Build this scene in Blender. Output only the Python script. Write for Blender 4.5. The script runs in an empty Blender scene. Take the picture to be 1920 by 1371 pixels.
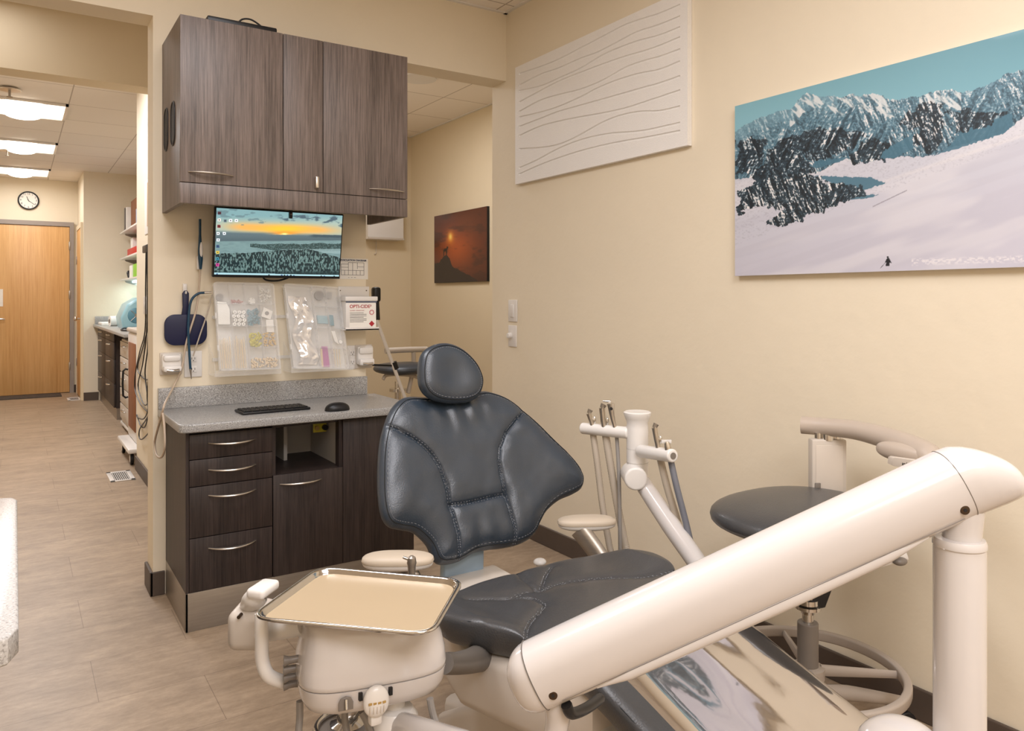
import bpy, bmesh, math, random
import numpy as np
from mathutils import Vector, Matrix
random.seed(7); rng = np.random.RandomState(7)
S = bpy.context.scene
COL = S.collection
pi = math.pi
V = Vector

# ---------------------------------------------------------------- camera (measured from the photograph)
F, CX, CY, TH, EYE = 1425.0, 960.0, 560.0, 0.579, 1.25
cam = bpy.data.cameras.new('camera'); cam.lens = F/1920*36; cam.sensor_width = 36
cam.shift_y = -(685.5-CY)/1920; cam.clip_start = .05; cam.clip_end = 60
co = bpy.data.objects.new('camera', cam); COL.objects.link(co)
co.location = (0, 0, EYE); co.rotation_euler = (pi/2, 0, -TH)
S.camera = co

def P(px, py, X=None, Y=None, Z=None):
    """measured point -> the place it stands, on a given wall / height plane"""
    a = (px-CX)/F; b = (CY-py)/F
    r = (math.sin(TH)+a*math.cos(TH), math.cos(TH)-a*math.sin(TH), b)
    t = X/r[0] if X is not None else (Y/r[1] if Y is not None else (Z-EYE)/r[2])
    return V((r[0]*t, r[1]*t, EYE+r[2]*t))
def PP(px, py, p0, n):
    a = (px-CX)/F; b = (CY-py)/F
    r = V((math.sin(TH)+a*math.cos(TH), math.cos(TH)-a*math.sin(TH), b)); o = V((0, 0, EYE))
    return o + r*((V(p0)-o).dot(V(n))/r.dot(V(n)))
def proj(X, Y, Z):
    d = X*math.sin(TH)+Y*math.cos(TH); s = X*math.cos(TH)-Y*math.sin(TH)
    return CX+F*s/d, CY-F*(Z-EYE)/d

# ---------------------------------------------------------------- materials
def srgb(r, g, b):
    f = lambda c: c/12.92 if c <= .04045 else ((c+.055)/1.055)**2.4
    return tuple(f(v/255) for v in (r, g, b)) + (1,)
MATS = {}
def mat(name, col, rough=.5, metal=0, bump=0, bscale=60, var=.04, vscale=8, coat=0, stretch=(1, 1, 1),
        emit=None, estr=0, spec=.5, trans=0, alpha=1, ior=1.45, detail=3):
    if name in MATS: return MATS[name]
    m = bpy.data.materials.new(name); m.use_nodes = True
    nt = m.node_tree; N = nt.nodes; L = nt.links; b = N['Principled BSDF']
    c = srgb(*col) if max(col[:3]) > 1 else tuple(col[:3])+(1,)
    tc = N.new('ShaderNodeTexCoord'); mp = N.new('ShaderNodeMapping'); mp.inputs['Scale'].default_value = stretch
    L.new(tc.outputs['Object'], mp.inputs[0])
    nz = N.new('ShaderNodeTexNoise'); nz.inputs['Scale'].default_value = vscale; nz.inputs['Detail'].default_value = detail
    L.new(mp.outputs[0], nz.inputs['Vector'])
    rp = N.new('ShaderNodeValToRGB')
    rp.color_ramp.elements[0].position = .3; rp.color_ramp.elements[1].position = .7
    rp.color_ramp.elements[0].color = tuple(v*(1-var) for v in c[:3])+(1,)
    rp.color_ramp.elements[1].color = tuple(min(1, v*(1+var)) for v in c[:3])+(1,)
    L.new(nz.outputs[0], rp.inputs[0]); L.new(rp.outputs[0], b.inputs['Base Color'])
    b.inputs['Roughness'].default_value = rough; b.inputs['Metallic'].default_value = metal
    b.inputs['Coat Weight'].default_value = coat; b.inputs['Coat Roughness'].default_value = .08
    b.inputs['Specular IOR Level'].default_value = spec; b.inputs['IOR'].default_value = ior
    b.inputs['Transmission Weight'].default_value = trans; b.inputs['Alpha'].default_value = alpha
    if bump:
        n2 = N.new('ShaderNodeTexNoise'); n2.inputs['Scale'].default_value = bscale; n2.inputs['Detail'].default_value = 4
        L.new(mp.outputs[0], n2.inputs['Vector'])
        bp = N.new('ShaderNodeBump'); bp.inputs['Strength'].default_value = bump; bp.inputs['Distance'].default_value = .01
        L.new(n2.outputs[0], bp.inputs['Height']); L.new(bp.outputs[0], b.inputs['Normal'])
    if emit:
        b.inputs['Emission Color'].default_value = srgb(*emit); b.inputs['Emission Strength'].default_value = estr
    MATS[name] = m; return m
def wood(name, dark, light, axis='z', sc=1.0, rough=.45):
    m = bpy.data.materials.new(name); m.use_nodes = True
    nt = m.node_tree; N = nt.nodes; L = nt.links; b = N['Principled BSDF']
    tc = N.new('ShaderNodeTexCoord'); mp = N.new('ShaderNodeMapping')
    mp.inputs['Scale'].default_value = {'z': (170*sc, 170*sc, 5*sc), 'x': (5*sc, 170*sc, 170*sc)}[axis]
    L.new(tc.outputs['Object'], mp.inputs[0])
    n1 = N.new('ShaderNodeTexNoise'); n1.inputs['Scale'].default_value = 1; n1.inputs['Detail'].default_value = 5; n1.inputs['Roughness'].default_value = .7
    L.new(mp.outputs[0], n1.inputs['Vector'])
    mp2 = N.new('ShaderNodeMapping'); mp2.inputs['Scale'].default_value = {'z': (22*sc, 22*sc, 1.1*sc), 'x': (1.1*sc, 22*sc, 22*sc)}[axis]
    L.new(tc.outputs['Object'], mp2.inputs[0])
    n2 = N.new('ShaderNodeTexNoise'); n2.inputs['Scale'].default_value = 1; n2.inputs['Detail'].default_value = 3
    L.new(mp2.outputs[0], n2.inputs['Vector'])
    mx = N.new('ShaderNodeMix'); mx.data_type = 'FLOAT'; mx.inputs[0].default_value = .35
    L.new(n1.outputs[0], mx.inputs[2]); L.new(n2.outputs[0], mx.inputs[3])
    rp = N.new('ShaderNodeValToRGB'); e = rp.color_ramp.elements
    e[0].position = .36; e[1].position = .66; e[0].color = srgb(*dark); e[1].color = srgb(*light)
    L.new(mx.outputs[0], rp.inputs[0]); L.new(rp.outputs[0], b.inputs['Base Color'])
    b.inputs['Roughness'].default_value = rough
    bp = N.new('ShaderNodeBump'); bp.inputs['Strength'].default_value = .12; bp.inputs['Distance'].default_value = .002
    L.new(n1.outputs[0], bp.inputs['Height']); L.new(bp.outputs[0], b.inputs['Normal'])
    return m
def speckle(name, base, dark, light, rough=.3):
    m = bpy.data.materials.new(name); m.use_nodes = True
    nt = m.node_tree; N = nt.nodes; L = nt.links; b = N['Principled BSDF']
    tc = N.new('ShaderNodeTexCoord')
    n1 = N.new('ShaderNodeTexNoise'); n1.inputs['Scale'].default_value = 260; n1.inputs['Detail'].default_value = 2
    L.new(tc.outputs['Object'], n1.inputs['Vector'])
    rp = N.new('ShaderNodeValToRGB'); e = rp.color_ramp.elements
    e[0].position = .34; e[0].color = srgb(*dark); e[1].position = .66; e[1].color = srgb(*light)
    k = e.new(.44); k.color = srgb(*base); k = e.new(.57); k.color = srgb(*base)
    L.new(n1.outputs[0], rp.inputs[0]); L.new(rp.outputs[0], b.inputs['Base Color'])
    b.inputs['Roughness'].default_value = rough
    return m
def tiles(name, base, line, w, h, off, mortar, x0, y0, rough=.6, var=.06, mottled=None):
    """rectangular tiles laid in the object's X/Y, with faint joints"""
    m = bpy.data.materials.new(name); m.use_nodes = True
    nt = m.node_tree; N = nt.nodes; L = nt.links; b = N['Principled BSDF']
    tc = N.new('ShaderNodeTexCoord'); mp = N.new('ShaderNodeMapping'); mp.inputs['Location'].default_value = (-x0, -y0, 0)
    L.new(tc.outputs['Object'], mp.inputs[0])
    br = N.new('ShaderNodeTexBrick'); br.offset = off; br.inputs['Scale'].default_value = 1
    br.inputs['Brick Width'].default_value = w; br.inputs['Row Height'].default_value = h; br.inputs['Mortar Size'].default_value = mortar
    br.inputs['Mortar Smooth'].default_value = .2
    c = srgb(*base)
    br.inputs['Color1'].default_value = tuple(v*(1-var) for v in c[:3])+(1,)
    br.inputs['Color2'].default_value = tuple(min(1, v*(1+var)) for v in c[:3])+(1,)
    br.inputs['Mortar'].default_value = srgb(*line)
    L.new(mp.outputs[0], br.inputs['Vector'])
    last = br.outputs['Color']
    if mottled:
        for sc_, st_, amt in mottled:
            m2 = N.new('ShaderNodeMapping'); m2.inputs['Scale'].default_value = st_; L.new(tc.outputs['Object'], m2.inputs[0])
            nz = N.new('ShaderNodeTexNoise'); nz.inputs['Scale'].default_value = sc_; nz.inputs['Detail'].default_value = 6; nz.inputs['Roughness'].default_value = .65
            L.new(m2.outputs[0], nz.inputs['Vector'])
            rp = N.new('ShaderNodeValToRGB'); e = rp.color_ramp.elements
            e[0].position = .35; e[0].color = (1-amt, 1-amt*1.05, 1-amt*1.1, 1); e[1].position = .62; e[1].color = (1, 1, 1, 1)
            L.new(nz.outputs[0], rp.inputs[0])
            mx = N.new('ShaderNodeMix'); mx.data_type = 'RGBA'; mx.blend_type = 'MULTIPLY'; mx.inputs[0].default_value = 1
            L.new(last, mx.inputs[6]); L.new(rp.outputs[0], mx.inputs[7]); last = mx.outputs[2]
    L.new(last, b.inputs['Base Color']); b.inputs['Roughness'].default_value = rough
    return m
def clear(name, tint=(1, 1, 1), op=.25, rough=.12, gloss=1.0):
    """clear or milky plastic"""
    if name in MATS: return MATS[name]
    m = bpy.data.materials.new(name); m.use_nodes = True
    nt = m.node_tree; N = nt.nodes; L = nt.links; b = N['Principled BSDF']
    tc = N.new('ShaderNodeTexCoord'); nz = N.new('ShaderNodeTexNoise'); nz.inputs['Scale'].default_value = 30
    L.new(tc.outputs['Object'], nz.inputs['Vector'])
    mr = N.new('ShaderNodeMapRange'); mr.inputs[3].default_value = op*.8; mr.inputs[4].default_value = op*1.2
    L.new(nz.outputs[0], mr.inputs[0]); L.new(mr.outputs[0], b.inputs['Alpha'])
    b.inputs['Base Color'].default_value = tuple(tint)+(1,); b.inputs['Roughness'].default_value = rough
    MATS[name] = m; return m
def vcol(name, rough=.4, coat=0, emit=0):
    """printed sheet / screen: colours held by the mesh's own colour layer"""
    m = bpy.data.materials.new(name); m.use_nodes = True
    N = m.node_tree.nodes; L = m.node_tree.links; b = N['Principled BSDF']
    a = N.new('ShaderNodeAttribute'); a.attribute_name = 'print'
    L.new(a.outputs['Color'], b.inputs['Base Color'])
    b.inputs['Roughness'].default_value = rough; b.inputs['Coat Weight'].default_value = coat
    if emit:
        b.inputs['Base Color'].default_value = (0, 0, 0, 1)
        for l in list(b.inputs['Base Color'].links): L.remove(l)
        L.new(a.outputs['Color'], b.inputs['Emission Color']); b.inputs['Emission Strength'].default_value = emit
    return m

# ---------------------------------------------------------------- mesh helpers
def BM(): return bmesh.new()
def box(bm, a, b, bev=0, seg=2):
    a = V(a); b = V(b)
    lo = V([min(a[i], b[i]) for i in range(3)]); hi = V([max(a[i], b[i]) for i in range(3)])
    r = bmesh.ops.create_cube(bm, size=1)
    vs = r['verts']
    for v in vs: v.co = V([lo[i]+(v.co[i]+.5)*(hi[i]-lo[i]) for i in range(3)])
    if bev:
        es = list({e for v in vs for e in v.link_edges})
        bmesh.ops.bevel(bm, geom=es, offset=min(bev, *[(hi[i]-lo[i])*.49 for i in range(3)]), segments=seg, profile=.5, affect='EDGES')
    return bm
def basis(d):
    d = V(d).normalized(); u = d.cross(V((0, 0, 1)))
    if u.length < 1e-4: u = V((1, 0, 0))
    u.normalize(); return d, u, u.cross(d).normalized()
def ringset(bm, rings, closed=False, cap=True):
    """rings: list of lists of points, equal length"""
    vs = [[bm.verts.new(p) for p in r] for r in rings]; n = len(rings[0]); m = len(vs)
    for i in range(m if closed else m-1):
        A, B = vs[i], vs[(i+1) % m]
        for j in range(n):
            k = (j+1) % n
            try: bm.faces.new((A[j], A[k], B[k], B[j]))
            except ValueError: pass
    if cap and not closed:
        try: bm.faces.new(list(reversed(vs[0])))
        except ValueError: pass
        try: bm.faces.new(vs[-1])
        except ValueError: pass
    return bm
def cyl(bm, p, q, r, r2=None, n=28, bev=0):
    p = V(p); q = V(q); r2 = r if r2 is None else r2
    d, u, w = basis(q-p)
    def ring(c, rr): return [c+u*(rr*math.cos(2*pi*i/n))+w*(rr*math.sin(2*pi*i/n)) for i in range(n)]
    L = (q-p).length
    if bev:
        b = min(bev, L*.45)
        st = []
        for k in range(5):
            t = k/4*pi/2; st.append((b*(1-math.cos(t)) if 0 else b*(1-math.sin(pi/2-t)) , 0))
        rings = []
        for k in range(6):
            t = k/5*pi/2; rings.append(ring(p+d*(b*(1-math.cos(t))) , r-b+b*math.sin(t)))
        for k in range(6):
            t = (1-k/5)*pi/2; rings.append(ring(q-d*(b*(1-math.cos(t))), r2-b+b*math.sin(t)))
    else: rings = [ring(p, r), ring(q, r2)]
    return ringset(bm, rings)
def cr(pts, n=8, closed=False):
    """Catmull-Rom through points"""
    pts = [V(p) for p in pts]; m = len(pts); out = []
    for i in range(m if closed else m-1):
        if closed: a, b, c, d = pts[i-1], pts[i], pts[(i+1) % m], pts[(i+2) % m]
        else: a, b, c, d = pts[max(i-1, 0)], pts[i], pts[i+1], pts[min(i+2, m-1)]
        for k in range(n):
            t = k/n; t2 = t*t; t3 = t2*t
            out.append(.5*((2*b)+(c-a)*t+(2*a-5*b+4*c-d)*t2+(3*b-a-3*c+d)*t3))
    if not closed: out.append(pts[-1])
    return out
def tube(bm, pts, r, n=12, smooth=6, closed=False, flat=None, corr=0):
    """tube along a path; r number or list; flat=(a,b) oval factors"""
    ps = cr(pts, smooth, closed) if smooth else [V(p) for p in pts]
    m = len(ps); rings = []; up = None
    rr = r if isinstance(r, (list, tuple)) else [r]*2
    for i, p in enumerate(ps):
        d = (ps[(i+1) % m]-ps[i-1]) if (closed or 0 < i < m-1) else (ps[1]-ps[0] if i == 0 else ps[-1]-ps[-2])
        d = d.normalized()
        if up is None: _, up, _ = basis(d)
        up = (up-d*up.dot(d))
        if up.length < 1e-5: _, up, _ = basis(d)
        up.normalize(); w = d.cross(up)
        t = i/(m-1)*(len(rr)-1); k = min(int(t), len(rr)-2); R = rr[k]+(rr[k+1]-rr[k])*(t-k)
        if corr: R *= 1+corr*(i % 2)
        fa, fb = flat or (1, 1)
        rings.append([p+up*(R*fa*math.cos(2*pi*j/n))+w*(R*fb*math.sin(2*pi*j/n)) for j in range(n)])
    return ringset(bm, rings, closed=closed)
def sweep(bm, pts, prof, up=(0, 0, 1), smooth=0, closed=False):
    """sweep a closed 2D profile (side, up) along a path, keeping 'up' fixed"""
    ps = cr(pts, smooth, closed) if smooth else [V(p) for p in pts]; m = len(ps); rings = []; up = V(up)
    for i, p in enumerate(ps):
        d = (ps[(i+1) % m]-ps[i-1]) if (closed or 0 < i < m-1) else (ps[1]-ps[0] if i == 0 else ps[-1]-ps[-2])
        s = d.cross(up).normalized()
        rings.append([p+s*a+up*b for a, b in prof])
    return ringset(bm, rings, closed=closed)
def lathe(bm, base, prof, n=32, axis=(0, 0, 1)):
    d, u, w = basis(axis); base = V(base)
    rings = [[base+d*h+u*(max(r, 1e-4)*math.cos(2*pi*i/n))+w*(max(r, 1e-4)*math.sin(2*pi*i/n)) for i in range(n)] for r, h in prof]
    return ringset(bm, rings)
def prism(bm, poly, d, bev=0):
    """poly: 3D points in a plane, extruded by vector d"""
    d = V(d); a = [bm.verts.new(V(p)) for p in poly]; b = [bm.verts.new(V(p)+d) for p in poly]; n = len(poly)
    fs = [bm.faces.new(a), bm.faces.new(list(reversed(b)))]
    for i in range(n):
        fs.append(bm.faces.new((a[i], b[i], b[(i+1) % n], a[(i+1) % n])))
    bmesh.ops.recalc_face_normals(bm, faces=fs)
    if bev:
        es = [e for f in fs[:2] for e in f.edges]
        bmesh.ops.bevel(bm, geom=es, offset=bev, segments=3, profile=.5, affect='EDGES')
    return bm
def rrect(w, h, r, n=6):
    out = []
    for cx, cy, a0 in ((w/2-r, h/2-r, 0), (-w/2+r, h/2-r, 90), (-w/2+r, -h/2+r, 180), (w/2-r, -h/2+r, 270)):
        for k in range(n+1):
            a = math.radians(a0+90*k/n); out.append((cx+r*math.cos(a), cy+r*math.sin(a)))
    return out
def ellip(bm, c, rx, ry, rz, nu=24, nv=14, e=1.0, rot=None):
    c = V(c); rings = []
    sp = lambda v: math.copysign(abs(v)**e, v)
    for i in range(1, nv):
        t = pi*i/nv-pi/2; ring = []
        for j in range(nu):
            a = 2*pi*j/nu
            q = V((rx*sp(math.cos(t))*sp(math.cos(a)), ry*sp(math.cos(t))*sp(math.sin(a)), rz*sp(math.sin(t))))
            if rot: q = rot @ q
            ring.append(c+q)
        rings.append(ring)
    return ringset(bm, rings)
def rootloc(o):
    while o.parent: o = o.parent
    return V(o.location)
def obj(name, bm, m, parent=None, smooth=True, label=None, angle=35, origin=None):
    bmesh.ops.recalc_face_normals(bm, faces=bm.faces[:])
    me = bpy.data.meshes.new(name); 
    if parent is not None: off = rootloc(parent)
    elif origin is not None: off = V(origin)
    else:
        vs = [v.co for v in bm.verts]
        off = V(((min(v.x for v in vs)+max(v.x for v in vs))/2, (min(v.y for v in vs)+max(v.y for v in vs))/2, min(v.z for v in vs)))
    for v in bm.verts: v.co -= off
    bm.to_mesh(me); bm.free()
    me.materials.append(m)
    if smooth:
        me.shade_smooth() if hasattr(me, 'shade_smooth') else None
        try: me.set_sharp_from_angle(angle=math.radians(angle))
        except Exception: pass
    o = bpy.data.objects.new(name, me); COL.objects.link(o)
    if parent is not None: o.parent = parent
    else: o.location = off
    if label: o['label'] = label
    return o
def thing(name, label, cat, loc, group=None):
    o = bpy.data.objects.new(name, None); COL.objects.link(o); o.location = loc; o.empty_display_size = .05
    o['label'] = label; o['category'] = cat
    if group: o['group'] = group
    return o
def tag(o, label, cat, group=None, kind=None):
    o['label'] = label; o['category'] = cat
    if group: o['group'] = group
    if kind: o['kind'] = kind
    return o
def struct(name, bm, m, parent=None, smooth=False):
    o = obj(name, bm, m, parent, smooth=smooth, origin=(0, 0, 0))
    if parent is None: o['kind'] = 'structure'
    return o
def dup(root, loc, label=None, group=None):
    r = root.copy(); COL.objects.link(r); r.location = loc
    if label: r['label'] = label
    if group: r['group'] = group
    for ch in list(root.children):
        c = ch.copy(); COL.objects.link(c); c.parent = r
        for g in list(ch.children):
            d = g.copy(); COL.objects.link(d); d.parent = c
    return r
def text(s, size, o0, xd, yd, m, parent, name='lettering', ext=.0006, align='LEFT', bold=0):
    cu = bpy.data.curves.new('t', 'FONT'); cu.body = s; cu.size = size; cu.extrude = ext; cu.align_x = align; cu.offset = bold
    to = bpy.data.objects.new('t', cu); COL.objects.link(to)
    bpy.context.view_layer.update()
    me = bpy.data.meshes.new_from_object(to.evaluated_get(bpy.context.evaluated_depsgraph_get()))
    bpy.data.objects.remove(to)
    xd = V(xd).normalized(); yd = V(yd).normalized(); nd = xd.cross(yd); o0 = V(o0); off = rootloc(parent)
    for v in me.vertices: v.co = o0+xd*v.co.x+yd*v.co.y+nd*v.co.z-off
    me.materials.clear(); me.materials.append(m); me.name = name
    o = bpy.data.objects.new(name, me); COL.objects.link(o); o.parent = parent
    return o
def grid_print(name, o0, xd, yd, w, h, nx, ny, fn, m, parent):
    """flat printed sheet: nx*ny grid, fn(U,V)->rgb sRGB 0..255 arrays"""
    xd = V(xd); yd = V(yd); off = rootloc(parent) if parent else V((0, 0, 0))
    U, W = np.meshgrid(np.linspace(0, 1, nx), np.linspace(0, 1, ny))
    o0 = V(o0)-off
    co_ = np.zeros((ny, nx, 3))
    for i in range(3): co_[..., i] = o0[i]+xd[i]*w*U+yd[i]*h*W
    idx = np.arange(nx*ny).reshape(ny, nx)
    fc = np.stack([idx[:-1, :-1], idx[:-1, 1:], idx[1:, 1:], idx[1:, :-1]], -1).reshape(-1, 4)
    me = bpy.data.meshes.new(name); me.from_pydata(co_.reshape(-1, 3).tolist(), [], fc.tolist())
    c = np.clip(fn(U, W)/255., 0, 1); c = np.where(c <= .04045, c/12.92, ((c+.055)/1.055)**2.4)
    at = me.color_attributes.new('print', 'FLOAT_COLOR', 'POINT')
    at.data.foreach_set('color', np.concatenate([c, np.ones(c.shape[:2]+(1,))], -1).astype(np.float32).ravel())
    me.materials.append(m)
    o = bpy.data.objects.new(name, me); COL.objects.link(o)
    if parent: o.parent = parent
    return o
# numpy value noise
_perm = rng.rand(256, 256)
def vnoise(x, y):
    xi = np.floor(x).astype(int); yi = np.floor(y).astype(int); fx = x-xi; fy = y-yi
    fx = fx*fx*(3-2*fx); fy = fy*fy*(3-2*fy)
    g = lambda a, b: _perm[a % 256, b % 256]
    return (g(xi, yi)*(1-fx)+g(xi+1, yi)*fx)*(1-fy)+(g(xi, yi+1)*(1-fx)+g(xi+1, yi+1)*fx)*fy
def fbm(x, y, o=5, g=.5):
    s = 0; a = 1; t = 0
    for k in range(o): s = s+a*vnoise(x*2**k+17*k, y*2**k+31*k); t += a; a *= g
    return s/t
def ridged(x, y, o=5):
    s = 0; a = 1; t = 0
    for k in range(o): s = s+a*(1-abs(2*vnoise(x*2**k+7*k, y*2**k+13*k)-1)); t += a; a *= .55
    return s/t
def inpoly(x, y, poly):
    r = np.zeros(x.shape, bool); n = len(poly); j = n-1
    for i in range(n):
        xi, yi = poly[i]; xj, yj = poly[j]
        if yi != yj: r ^= ((yi > y) != (yj > y)) & (x < (xj-xi)*(y-yi)/(yj-yi)+xi)
        j = i
    return r
def segdist(x, y, pl, closed=False):
    d = np.full(x.shape, 1e9); n = len(pl)
    for i in range(n if closed else n-1):
        ax, ay = pl[i]; bx, by = pl[(i+1) % n]; vx, vy = bx-ax, by-ay; L = vx*vx+vy*vy+1e-12
        t = np.clip(((x-ax)*vx+(y-ay)*vy)/L, 0, 1)
        d = np.minimum(d, np.hypot(x-ax-t*vx, y-ay-t*vy))
    return d
def pillow(bm, outline, fr, tf, tb, er, seams=(), curve=None, center=None, ns=60, npt=300, tuft=0):
    """cushion from a closed 2D outline in frame fr=(o,ux,uy,n): front bulge tf, back bulge tb, edge radius er"""
    o, ux, uy, nn = [V(v) for v in fr]
    pl = cr([V((p[0], p[1], 0)) for p in outline], 8, True)
    # resample evenly
    L = [0]
    for i in range(len(pl)): L.append(L[-1]+(pl[(i+1) % len(pl)]-pl[i]).length)
    res = []; j = 0
    for k in range(npt):
        t = L[-1]*k/npt
        while L[j+1] < t: j += 1
        f = (t-L[j])/max(L[j+1]-L[j], 1e-9); res.append(pl[j].lerp(pl[(j+1) % len(pl)], f))
    R = np.array([(p.x, p.y) for p in res])
    c = np.array(center) if center else R.mean(0)
    s = np.sin(np.linspace(0.02, 1, ns)*pi/2)      # denser near the rim
    s = .5*s+.5*np.linspace(.02, 1, ns)
    s[-1] = 1
    X = c[0]+s[:, None]*(R[:, 0]-c[0])[None]; Y = c[1]+s[:, None]*(R[:, 1]-c[1])[None]
    small = [(R[i, 0], R[i, 1]) for i in range(0, npt, 2)]
    D = segdist(X, Y, small, True); D[-1] = 0
    k = np.clip(D/er, 0, 1); e = np.sqrt(np.clip(1-(1-k)**2, 0, 1))
    hf = tf*e; hb = -tb*e
    for pl2, w, dp in seams:
        dd = segdist(X, Y, pl2); hf = hf-dp*np.exp(-(dd/w)**2)*e-dp*.7*np.exp(-(dd/(w*4))**2)*e
    if tuft: hf = hf+tuft*(fbm(X*9+3, Y*9+5, 3)-.5)*e
    cv = curve(X, Y) if curve else 0*X
    def pt(x, y, h): return o+ux*float(x)+uy*float(y)+nn*float(h)
    ringsF = [[pt(X[i, j], Y[i, j], hf[i, j]+cv[i, j]) for j in range(npt)] for i in range(ns)]
    ringsB = [[pt(X[i, j], Y[i, j], hb[i, j]+cv[i, j]) for j in range(npt)] for i in range(ns-2, 0, -4)]
    ringset(bm, ringsF+ringsB)
    def surf(x, y):
        i = np.argmin((X-x)**2+(Y-y)**2); a, b = np.unravel_index(i, X.shape)
        return pt(x, y, hf[a, b]+cv[a, b])
    return surf
def stitches(bm, surf, pl, off, step=.007, r=.0006, lift=.001, nrm=(0, 0, 1)):
    """little dashes beside a seam"""
    ps = cr([V((p[0], p[1], 0)) for p in pl], 10); acc = 0; last = None
    L = 0
    for i in range(len(ps)-1):
        d = ps[i+1]-ps[i]
        if d.length < 1e-6: continue
        L += d.length
        if L < step: continue
        L = 0; d.normalize(); sd = V((-d.y, d.x, 0))*off
        a = ps[i]+sd; b = a+d*step*.6
        A = surf(a.x, a.y)+V(nrm)*lift; B = surf(b.x, b.y)+V(nrm)*lift
        cyl(bm, A, B, r, n=5)
# ================================================================ materials
M = {}
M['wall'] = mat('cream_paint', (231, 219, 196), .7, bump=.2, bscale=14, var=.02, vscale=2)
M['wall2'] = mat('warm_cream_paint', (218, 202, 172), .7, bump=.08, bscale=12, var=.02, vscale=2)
M['base'] = mat('taupe_rubber', (84, 72, 63), .5, var=.06)
M['ceil'] = tiles('ceiling_tiles', (240, 232, 222), (186, 174, 162), .605, .61, 0, .0045, .36, 7.05-.61*20, rough=.9, var=.015)
M['floor'] = tiles('floor_planks', (182, 160, 135), (132, 112, 92), .617, .3165, .5, .0010, .217-.617*10, 2.67-.3165*21, rough=.42, var=.03,
                   mottled=[(3.0, (1, 3.2, 1), .26), (16, (1, 2.5, 1), .20), (1.1, (1, 1, 1), .14), (70, (1, 2, 1), .10)])
M['woodup'] = wood('dark_laminate_lit', (74, 64, 58), (130, 115, 107))  # lighter copy of the dark laminate: light on the wall cabinet put into its colour
M['wooddk'] = wood('dark_laminate', (28, 21, 20), (66, 54, 50))  # same laminate as the wall cabinet, without the lit tone
M['oak'] = wood('honey_maple', (200, 150, 90), (224, 180, 122), sc=.35, rough=.4)
M['counter'] = speckle('speckled_solid_surface', (158, 157, 155), (110, 107, 105), (198, 197, 195), .28)
M['nickel'] = mat('brushed_nickel', (212, 204, 192), .34, 1, var=.04)
M['chrome'] = mat('polished_chrome', (215, 212, 208), .1, 1, var=.02)
M['steel'] = mat('satin_steel', (160, 152, 142), .35, .8, var=.06, stretch=(1, 1, 20))
M['white'] = mat('white_plastic', (226, 222, 217), .32, var=.01, coat=.2)
M['gloss'] = mat('glossy_white_enamel', (205, 199, 195), .2, var=.01, coat=.6)
M['beige'] = mat('beige_plastic', (200, 190, 178), .38, var=.015)
M['black'] = mat('black_plastic', (22, 22, 24), .4, var=.1)
M['dark'] = mat('dark_recess', (28, 26, 26), .6)
M['grey'] = mat('grey_plastic', (120, 112, 104), .4, var=.03)
M['leather'] = mat('charcoal_blue_vinyl', (42, 53, 65), .36, bump=.10, bscale=260, var=.06, vscale=14, spec=1.0)
M['leather2'] = mat('slate_vinyl', (66, 66, 67), .33, bump=.10, bscale=240, var=.05, vscale=14, coat=.1)
M['thread'] = mat('pale_thread', (138, 140, 144), .7)
M['pipe'] = mat('dark_seam', (20, 24, 28), .6)
M['screw'] = mat('screw_metal', (84, 70, 58), .35, .9)
M['hose'] = mat('taupe_hose', (178, 166, 150), .5, var=.05)
M['hosegrey'] = mat('grey_hose', (142, 137, 132), .45, var=.04)
M['navy'] = mat('navy_plastic', (14, 20, 58), .4, var=.05)
M['teal'] = mat('dark_teal_plastic', (22, 62, 86), .35)
M['red'] = mat('red_plastic', (188, 38, 34), .45)
M['green'] = mat('lime_green_card', (140, 200, 50), .5)
M['blue'] = mat('pale_blue_enamel', (150, 194, 206), .3, coat=.3)
M['blued'] = mat('blue_grey_metal', (150, 168, 182), .35, .2)
M['card'] = mat('brown_card', (140, 92, 60), .8, var=.1)
M['paper'] = mat('white_paper', (238, 234, 226), .8)
M['ink'] = mat('dark_ink', (40, 40, 48), .7)
M['inkred'] = mat('red_ink', (170, 40, 52), .6)
M['cotton'] = mat('white_cotton', (240, 238, 232), .9, bump=.2, bscale=200)
M['stick'] = mat('pale_wood_stick', (226, 204, 168), .7)
M['yellow'] = mat('yellow_plastic', (206, 196, 60), .4, var=.1, vscale=60)
M['bead'] = mat('blue_grey_plastic', (96, 140, 152), .4, var=.1, vscale=60)
M['pink'] = mat('magenta_film', (176, 84, 150), .4)
M['brass'] = mat('brass_tips', (200, 168, 104), .35, .6)
M['clear'] = clear('milky_clear_plastic', (.96, .96, .96), .30, .15)
M['clear2'] = clear('clear_acrylic', (.97, .97, .96), .13, .08)
M['traymat'] = mat('satin_tray_metal', (184, 164, 134), .45, .12, var=.01)
M['mirror'] = mat('plastic_cover_film', (212, 207, 204), .05, .95, bump=.06, bscale=6, var=.03, vscale=4)

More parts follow.
